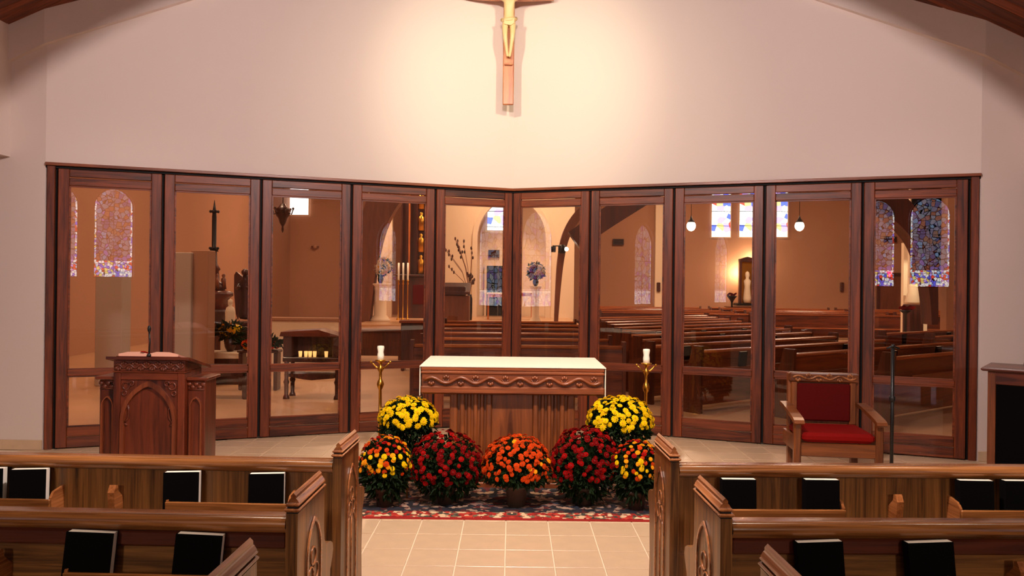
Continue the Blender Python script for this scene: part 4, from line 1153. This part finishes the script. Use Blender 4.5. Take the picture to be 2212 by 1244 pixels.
for i, px in enumerate((861, 871, 881)):
    p = at(px, 600, 27.0); h = at(px, 568, 27.0).z - PZ
    e = empty('tall_candle', (p.x, 27.0, PZ), label='%s of three tall white candles before the dark altar screen' % ['leftmost', 'middle', 'rightmost'][i], cat='candle', group='tall candles before the altar screen')
    MB().lathe([(.07, 0), (.07, .03), (.02, .08), (.016, h - .75), (.04, h - .72), (.02, h - .64), (.05, h - .58)], n=10).build('holder', M['gold'], e)
    MB().lathe([(.032, h - .58), (.032, h), (.004, h + .01)], n=10).build('candle', M['wax'], e)
# ambo, vase with twigs, small table, serving table
p = at(982, 625, 21.5); e = empty('ambo', (p.x, 21.5, 0), label='mauve brown reading desk before the cream sanctuary wall', cat='lectern')
MB().bbox(-.40, .40, 0, .5, 0, 1.35, .02).build('body', M['rib'], e); MB().prism([(-.05, 1.38), (.5, 1.62), (.5, 1.70), (-.05, 1.45)], -.42, .42, 'x').build('slanted_top', M['darkwood'], e)
MB().bbox(-.30, .30, .0, .45, 1.35, 1.6, .02).build('neck', M['darkwood'], e)
p = at(1020, 690, 27.5); e = empty('vase_of_twigs', (p.x - .1, 27.5, PZ), label='black floor vase with tall dried twigs beside the reading desk', cat='plant')
MB().lathe([(.09, 0), (.10, .3), (.10, .75), (.07, .85), (.08, .9)], n=14).build('vase', M['black'], e)
for k in range(13):
    ax, hz = R.uniform(-.95, .25), R.uniform(.5, 2.1)
    if k % 4 == 3: ax = R.uniform(-.1, .25); hz = R.uniform(.3, 1.0)
    br = MB().tube([(0, 0, .85), (ax * .3, 0, .85 + hz * .5), (ax, R.uniform(-.2, .2), .85 + hz)], .009, 4).build('twig', M['rib'], e)
    mb = MB()
    for q in range(3): mb.ball((ax * (1 - q * .14) + R.uniform(-.05, .05), 0, .85 + hz * (1 - q * .1)), .055, 6, 4, (.6, .4, 1.2))
    mb.build('seed_head', M['darkwood'], br)
def small_table(px, py, Y, wpx, lab, z0=PZ, top='cream'):
    p = at(px, py, Y); h = p.z - z0; w_ = wpx / F * Y / 2
    e = empty('side_table', (p.x, Y, z0), label=lab, cat='table')
    MB().bbox(-w_, w_, -.25, .25, h - .05, h, .01).build('tabletop', M[top], e)
    for sx in (-1, 1):
        for sy in (-1, 1): MB().bbox(sx * (w_ - .05) - .025, sx * (w_ - .05) + .025, sy * .2 - .025, sy * .2 + .025, 0, h - .05, .005).build('leg', M['crosswood'], e)
    MB().bbox(-w_ + .05, w_ - .05, -.2, .2, h - .16, h - .05, .005).build('apron', M['crosswood'], e)
small_table(1072, 632, 28.2, 40, 'small table before the dark green doors in the recess')
small_table(1132, 630, 28.2, 40, 'wooden side table left of the pale urn in the recess')
# two-head spotlight fixed on the right rib
e = empty('spotlight', at(1207, 538, 25.0), label='black twin spotlight on the curved wooden arch', cat='spotlight')
MB().lathe([(.10, -.14), (.12, -.1), (.12, .1), (.08, .14)], (0.1, 0, 0), 12).build('head', M['black'], e); MB().lathe([(.07, -.1), (.08, .08)], (-.17, 0, 0), 12).build('head', M['black'], e)
MB().tube([(-.2, 0, .1), (.1, 0, .1), (.1, .4, .1)], .02, 6).build('bracket', M['black'], e); MB().ball((.24, -.05, 0), .07, 10, 6).build('lens', M['globe'], e)

# ---- left side: font, angel, flowers, votive stand, low wall
a, b = at(578, 700, 15.2), at(742, 690, 15.2)
e = empty('trim_12', (0, 15.2, 0)); struct(e)
MB().bbox(a.x, b.x, 0, .18, 0, .93, .01).build('low_wall', M['cream'], e); MB().bbox(a.x, b.x + .03, -.03, .21, .93, .99, .01).build('coping', M['navewall'], e)
p = at(461, 640, 15.0); e = empty('baptismal_font', (p.x, 15.0, 0), label='dark wooden font with tall spired carved cover beyond the second glass panel', cat='font')
MB().lathe([(.42, 0), (.42, .12), (.34, .18), (.28, .3), (.26, 1.0), (.34, 1.08), (.30, 1.15)], n=8).build('base', M['darkwood'], e)
MB().lathe([(.30, 1.15), (.31, 1.35), (.38, 1.40), (.38, 1.46), (.25, 1.5)], n=8).build('bowl', M['lecx'], e)
mb = MB(); mb.lathe([(.22, 1.5), (.20, 1.60), (.12, 1.68), (.10, 1.86), (.13, 1.90), (.07, 2.0), (.06, 2.22), (.055, 2.26)], n=8)
mb.build('cover', M['lecz'], e)
for k in range(7):
    a_ = k * .9; fg_ = MB(); fg_.lathe([(.05, 0), (.035, .12), (.04, .2), (.015, .22), (.03, .27), (.001, .30)], (.2 * math.cos(a_), .2 * math.sin(a_), 1.52), 8); fg_.build('carved_figure', M['altz'], e)
sp_ = MB(); sp_.lathe([(.09, 2.24), (.045, 2.32), (.045, 2.9), (.03, 3.05), (.004, 3.22)], n=8)
for k in range(8):
    a_ = k * PI / 4
    for z in (2.3, 3.0): sp_.ball((.075 * math.cos(a_), .075 * math.sin(a_), z), .028, 6, 4)
sp_.build('spire', M['black'], e)
e = empty('angel_statue', (at(531, 650, 13.6).x, 13.6, .99), label='dark winged angel statue standing on a dark pedestal', cat='statue')
V2 = [(0, 0, .45), (0, 0, .30), (0, 0, .12), (0, 0, .02), (0, 0, .58), (0, 0, .68), (0, -.02, .75), (0, -.05, .83), (.10, 0, .66), (.13, -.08, .55), (.04, -.16, .60), (-.10, 0, .66), (-.13, -.08, .55), (-.04, -.16, .60)]
E2 = [(0, 1), (1, 2), (2, 3), (0, 4), (4, 5), (5, 6), (6, 7), (5, 8), (8, 9), (9, 10), (5, 11), (11, 12), (12, 13)]
skin_body('body', V2, E2, [(.11, .09), (.12, .10), (.14, .12), (.15, .13), (.10, .08), (.09, .07), .04, (.06, .065), .05, .04, .03, .05, .04, .03], M['darkwood'], e, (0, 0, 0), 1)
for s in (-1, 1):
    pts = [(s * .03, .60), (s * .10, .78), (s * .20, .86), (s * .235, .80), (s * .235, .50), (s * .20, .12), (s * .165, .02), (s * .13, .20), (s * .09, .45)]
    MB().prism(pts, .08, .12, 'y').build('wing', M['darkwood'], e)
MB().ball((0, -.05, .845), .066, 12, 8, (1, 1, .9)).build('hair', M['darkwood'], e)
e = empty('statue_pedestal', (at(533, 650, 13.6).x, 13.6, 0), label='dark wooden pedestal under the winged angel', cat='pedestal')
MB().bbox(-.17, .17, -.17, .17, 0, .86, .02).build('shaft', M['darkwood'], e); MB().bbox(-.24, .24, -.24, .24, .86, .92, .02).build('ledge', M['darkwood'], e); MB().bbox(-.20, .20, -.20, .20, .92, .99, .015).build('cap', M['darkwood'], e); MB().bbox(-.22, .22, -.22, .22, 0, .12, .02).build('foot', M['darkwood'], e)
p = at(497, 700, 14.2); e = empty('pale_statue', (p.x, 14.2, .0), label='pale draped stone figure between the font and the angel', cat='statue')
MB().bbox(-.13, .13, -.13, .13, 0, .78, .02).build('plinth', M['stone'], e)
MB().lathe([(.10, .78), (.12, .82), (.085, 1.0), (.09, 1.12), (.07, 1.2), (.03, 1.23), (.045, 1.28), (.04, 1.34), (.002, 1.36)], n=12).build('figure', M['stone'], e)
# low chest with pale top and yellow flowers
a, b = at(440, 770, 12.8), at(516, 770, 12.8)
e = empty('chest', ((a.x + b.x) / 2, 12.8, 0), label='low dark chest with pale cloth top holding a yellow flower basket', cat='chest')
hwc = (b.x - a.x) / 2
MB().bbox(-hwc, hwc, 0, .4, 0, .42, .01).build('body', M['darkwood'], e); MB().bbox(-hwc - .02, hwc + .02, -.03, .43, .42, .52, .012).build('cloth_top', M['stone'], e)
p = Vector((at(498, 700, 13.0).x, 13.0, .52))
bouquet(p, 13.0, 24, 13, ['yellow', 'yellow', 'amber'], 'yellow flowers in a dark basket on the low chest', 26, True, bs=.055, name='flower_basket')
p = Vector((at(560, 700, 12.2).x, 12.25, .62))
e = empty('flower_shelf', (p.x, 12.25, 0), label='dark narrow shelf stand carrying orange flowers', cat='shelf'); MB().bbox(-.32, .32, -.12, .12, .58, .62, .01).build('shelf', M['darkwood'], e)
for sx in (-1, 1): MB().bbox(sx * .27 - .03, sx * .27 + .03, -.1, .1, 0, .58, .01).build('leg', M['darkwood'], e)
bouquet(Vector((p.x, 12.25, .62)), 12.25, 44, 12, ['orange', 'orange', 'red', 'amber'], 'row of orange and red flowers beside the votive stand', 46, False, bs=.05)
# votive stand
YV = 11.3; a, b = at(610, 780, YV), at(735, 780, YV)
vsd = empty('votive_stand', ((a.x + b.x) / 2, YV, 0), label='dark wooden votive candle stand with gabled roof and turned legs', cat='candle stand')
hwv = (b.x - a.x) / 2
for sx in (-1, 1):
    for y in (.04, .36): MB().lathe([(.05, 0), (.045, .03), (.03, .06), (.032, .2), (.045, .24), (.03, .28), (.03, .5), (.045, .55)], (sx * (hwv - .05), y, 0), 10).build('leg', M['darkwood'], vsd)
MB().bbox(-hwv, hwv, 0, .4, .53, .60, .01).build('table', M['darkwood'], vsd)
MB().bbox(-hwv + .04, hwv - .04, .36, .39, .60, .90, .005).build('back_board', M['darkwood'], vsd)
for sx in (-1, 1): MB().bbox(*sorted((sx * hwv, sx * (hwv - .12))), .02, .38, .60, .90, .008).build('side_board', M['darkwood'], vsd)
MB().prism([(-hwv - .04, .90), (hwv + .05, .90), (.10, 1.0), (-hwv - .02, .965)], -.03, .43).build('roof', M['lecx'], vsd)
MB().prism([(-hwv + .02, .33), (-hwv + .3, .28), (0, .27), (hwv - .1, .30), (hwv - .02, .33), (hwv - .02, .36), (-hwv + .02, .36)], .03, .37).build('lower_shelf', M['darkwood'], vsd)
MB().bbox(-hwv + .25, hwv - .03, .06, .33, .40, .44, .01).build('cloth', M['stone'], vsd)
for i, px in enumerate((648, 660, 669, 679, 704)):
    x = at(px, 765, YV + .1).x
    e = empty('votive_candle', (x, YV + .12, .60), label='%s of the small lit votive candles on the dark stand' % ['leftmost', 'second', 'middle', 'fourth', 'rightmost'][i], cat='candle', group='votive candles on the stand')
    MB().lathe([(.022, 0), (.028, .08), (.026, .081), (.02, .07)], n=10).build('glass', M['votive'], e); MB().lathe([(.018, .01), (.018, .06), (.002, .062)], n=8).build('wax', M['wax'], e)
# long low bench left of it
a, b = at(430, 800, 11.2), at(540, 800, 11.2)
e = empty('kneeling_bench', (a.x, 11.2, 0), label='low dark wooden bench beyond the second glass panel', cat='bench'); W_ = b.x - a.x
MB().bbox(0, W_, 0, .35, .40, .47, .01).build('seat', M['darkwood'], e); MB().bbox(0.04, W_ - .04, .02, .05, .32, .40, .01).build('apron', M['darkwood'], e)
for x in (.05, W_ - .12): MB().bbox(x, x + .07, .02, .33, 0, .40, .01).build('leg', M['darkwood'], e)
# dark communion benches before the platform (fourth panel)
for i, (px0, px1, Y, h) in enumerate(((768, 866, 17.0, .62), (866, 932, 15.0, .92))):
    a, b = at(px0, 700, Y), at(px1, 700, Y); W_ = b.x - a.x
    e = empty('prayer_desk', (a.x, Y, 0), label='%s before the sanctuary platform' % ['low dark prayer desk', 'taller panelled prayer desk'][i], cat='desk')
    MB().bbox(0, W_, 0, .04, .1, h, .01).build('front', M['navewoodz'], e); MB().bbox(-.03, W_ + .03, -.05, .3, h, h + .05, .01).build('ledge', M['navewood'], e)
    for x in (0, W_ - .06): MB().bbox(x, x + .06, .04, .35, 0, h, .01).build('side_panel', M['navewoodz'], e)
# shrine with lit icon, planter
p = at(1614, 655, 33.3); e = empty('icon_shrine', (p.x, 33.3, p.z), label='lit icon in a dark pointed frame glowing on the far wall', cat='shrine')
hws, hs = 17 / F * 33.3, 98 / F * 33.3
MB().bbox(-hws - .12, hws + .12, -.1, .5, -.1, 0, .02).build('ledge', M['black'], e)
for s in (-1, 1): MB().bbox(*sorted((s * hws, s * (hws - .1))), 0, .2, 0, hs - .1, .01).build('post', M['darkwood'], e)
MB().prism([(-hws, hs - .16), (hws, hs - .16), (hws, hs - .05), (0, hs + .05), (-hws, hs - .05)], -.02, .22).build('canopy', M['darkwood'], e)
MB().bbox(-hws + .1, hws - .1, .1, .14, 0, hs - .16, .005).build('panel', M['gold'], e)
MB().lathe([(.15, .02), (.17, .2), (.12, .7), (.15, .95), (.06, 1.05), (.10, 1.18), (.08, 1.3), (.001, 1.36)], (0, .02, 0), 12).build('figure', M['stone'], e)
light('shrine_halo_light', 'POINT', (p.x - .25, 33.65, p.z + 1.3), None, 85, (1, .78, .5), shadow_soft_size=.08)
light('shrine_halo_light', 'POINT', (p.x + .35, 33.65, p.z + 1.9), None, 55, (1, .78, .5), shadow_soft_size=.08)
light('shrine_front_light', 'SPOT', (p.x, 30.5, 4.6), (p.x, 33.3, p.z + .8), 170, (1, .82, .6), spot_size=math.radians(28), spot_blend=.6)
MB_ = at(1614, 657, 33.2)
e = empty('shrine_cabinet', (MB_.x, 33.2, 0), label='dark cabinet carrying the lit icon shrine', cat='cabinet')
MB().bbox(-.75, .6, 0, .6, 0, MB_.z - .12, .02).build('body', M['navewoodz'], e); MB().bbox(-.8, .65, -.04, .62, MB_.z - .14, MB_.z - .105, .01).build('top', M['navewood'], e)
p = at(1581, 653, 32.9); e = empty('planter', (p.x, 32.9, 0), label='black bowl planter with red flowers left of the lit shrine', cat='planter')
MB().lathe([(.12, 0), (.05, .04), (.04, p.z - .02), (.06, p.z)], n=10).build('stand', M['black'], e)
MB().lathe([(.04, p.z), (.10, p.z + .12), (.21, p.z + .25), (.20, p.z + .27)], n=14).build('bowl', M['black'], e)
for k in range(14):
    o = put('bloom', BLM['crimson'], e, (R.uniform(-.17, .17), R.uniform(-.15, .1), p.z + .28 + R.uniform(0, .09))); s = .06; o.scale = (s, s, s); o.rotation_euler = (-.9, 0, 0)
# lit statue at the far right
p = at(1972, 690, 22); e = empty('lit_statue', (p.x, 22, 0), label='brightly lit pale statue on a dark pedestal beyond the rightmost glass', cat='statue')
MB().bbox(-.2, .2, -.2, .2, 0, 1.25, .02).build('pedestal', M['darkwood'], e)
MB().lathe([(.20, 1.25), (.22, 1.32), (.14, 1.6), (.15, 1.82), (.12, 1.92), (.05, 1.97), (.085, 2.05), (.075, 2.14), (.001, 2.18)], n=12).build('figure', M['stone'], e)
light('statue_spot_light', 'SPOT', (p.x - .2, 20.4, 4.2), (p.x, 22.4, 1.6), 420, (1, .88, .62), spot_size=math.radians(32), spot_blend=.5)
a, b = at(1952, 600, 22.6), at(2004, 600, 22.6)
struct(MB().box(a.x, b.x, 22.6, 22.75, 0, 3.0).build('wall_niche', M['cream']))
p = at(1956, 670, 21.0); e = empty('red_flower_bowl', (p.x, 21.0, 0), label='bowl of dark red flowers before the lit statue', cat='flowers')
MB().lathe([(.12, 0), (.04, .05), (.04, p.z - .1), (.17, p.z)], n=12).build('bowl', M['black'], e)
for k in range(16):
    o = put('bloom', BLM['red' if k % 2 else 'crimson'], e, (R.uniform(-.15, .15), R.uniform(-.15, .1), p.z + R.uniform(.0, .1))); s = .06; o.scale = (s, s, s); o.rotation_euler = (-.9, 0, 0)
for px, Y in ((1423, 33.6), (1820, 33.9)):
    e = at_box('wall_sconce', M['darkwood'], px - 4, px + 4, 610, 630, Y, .1, b=.02, label='small dark fitting on the %s' % ('pale pilaster' if px < 1500 else 'far wall right of the right globe lamp'), cat='fitting')
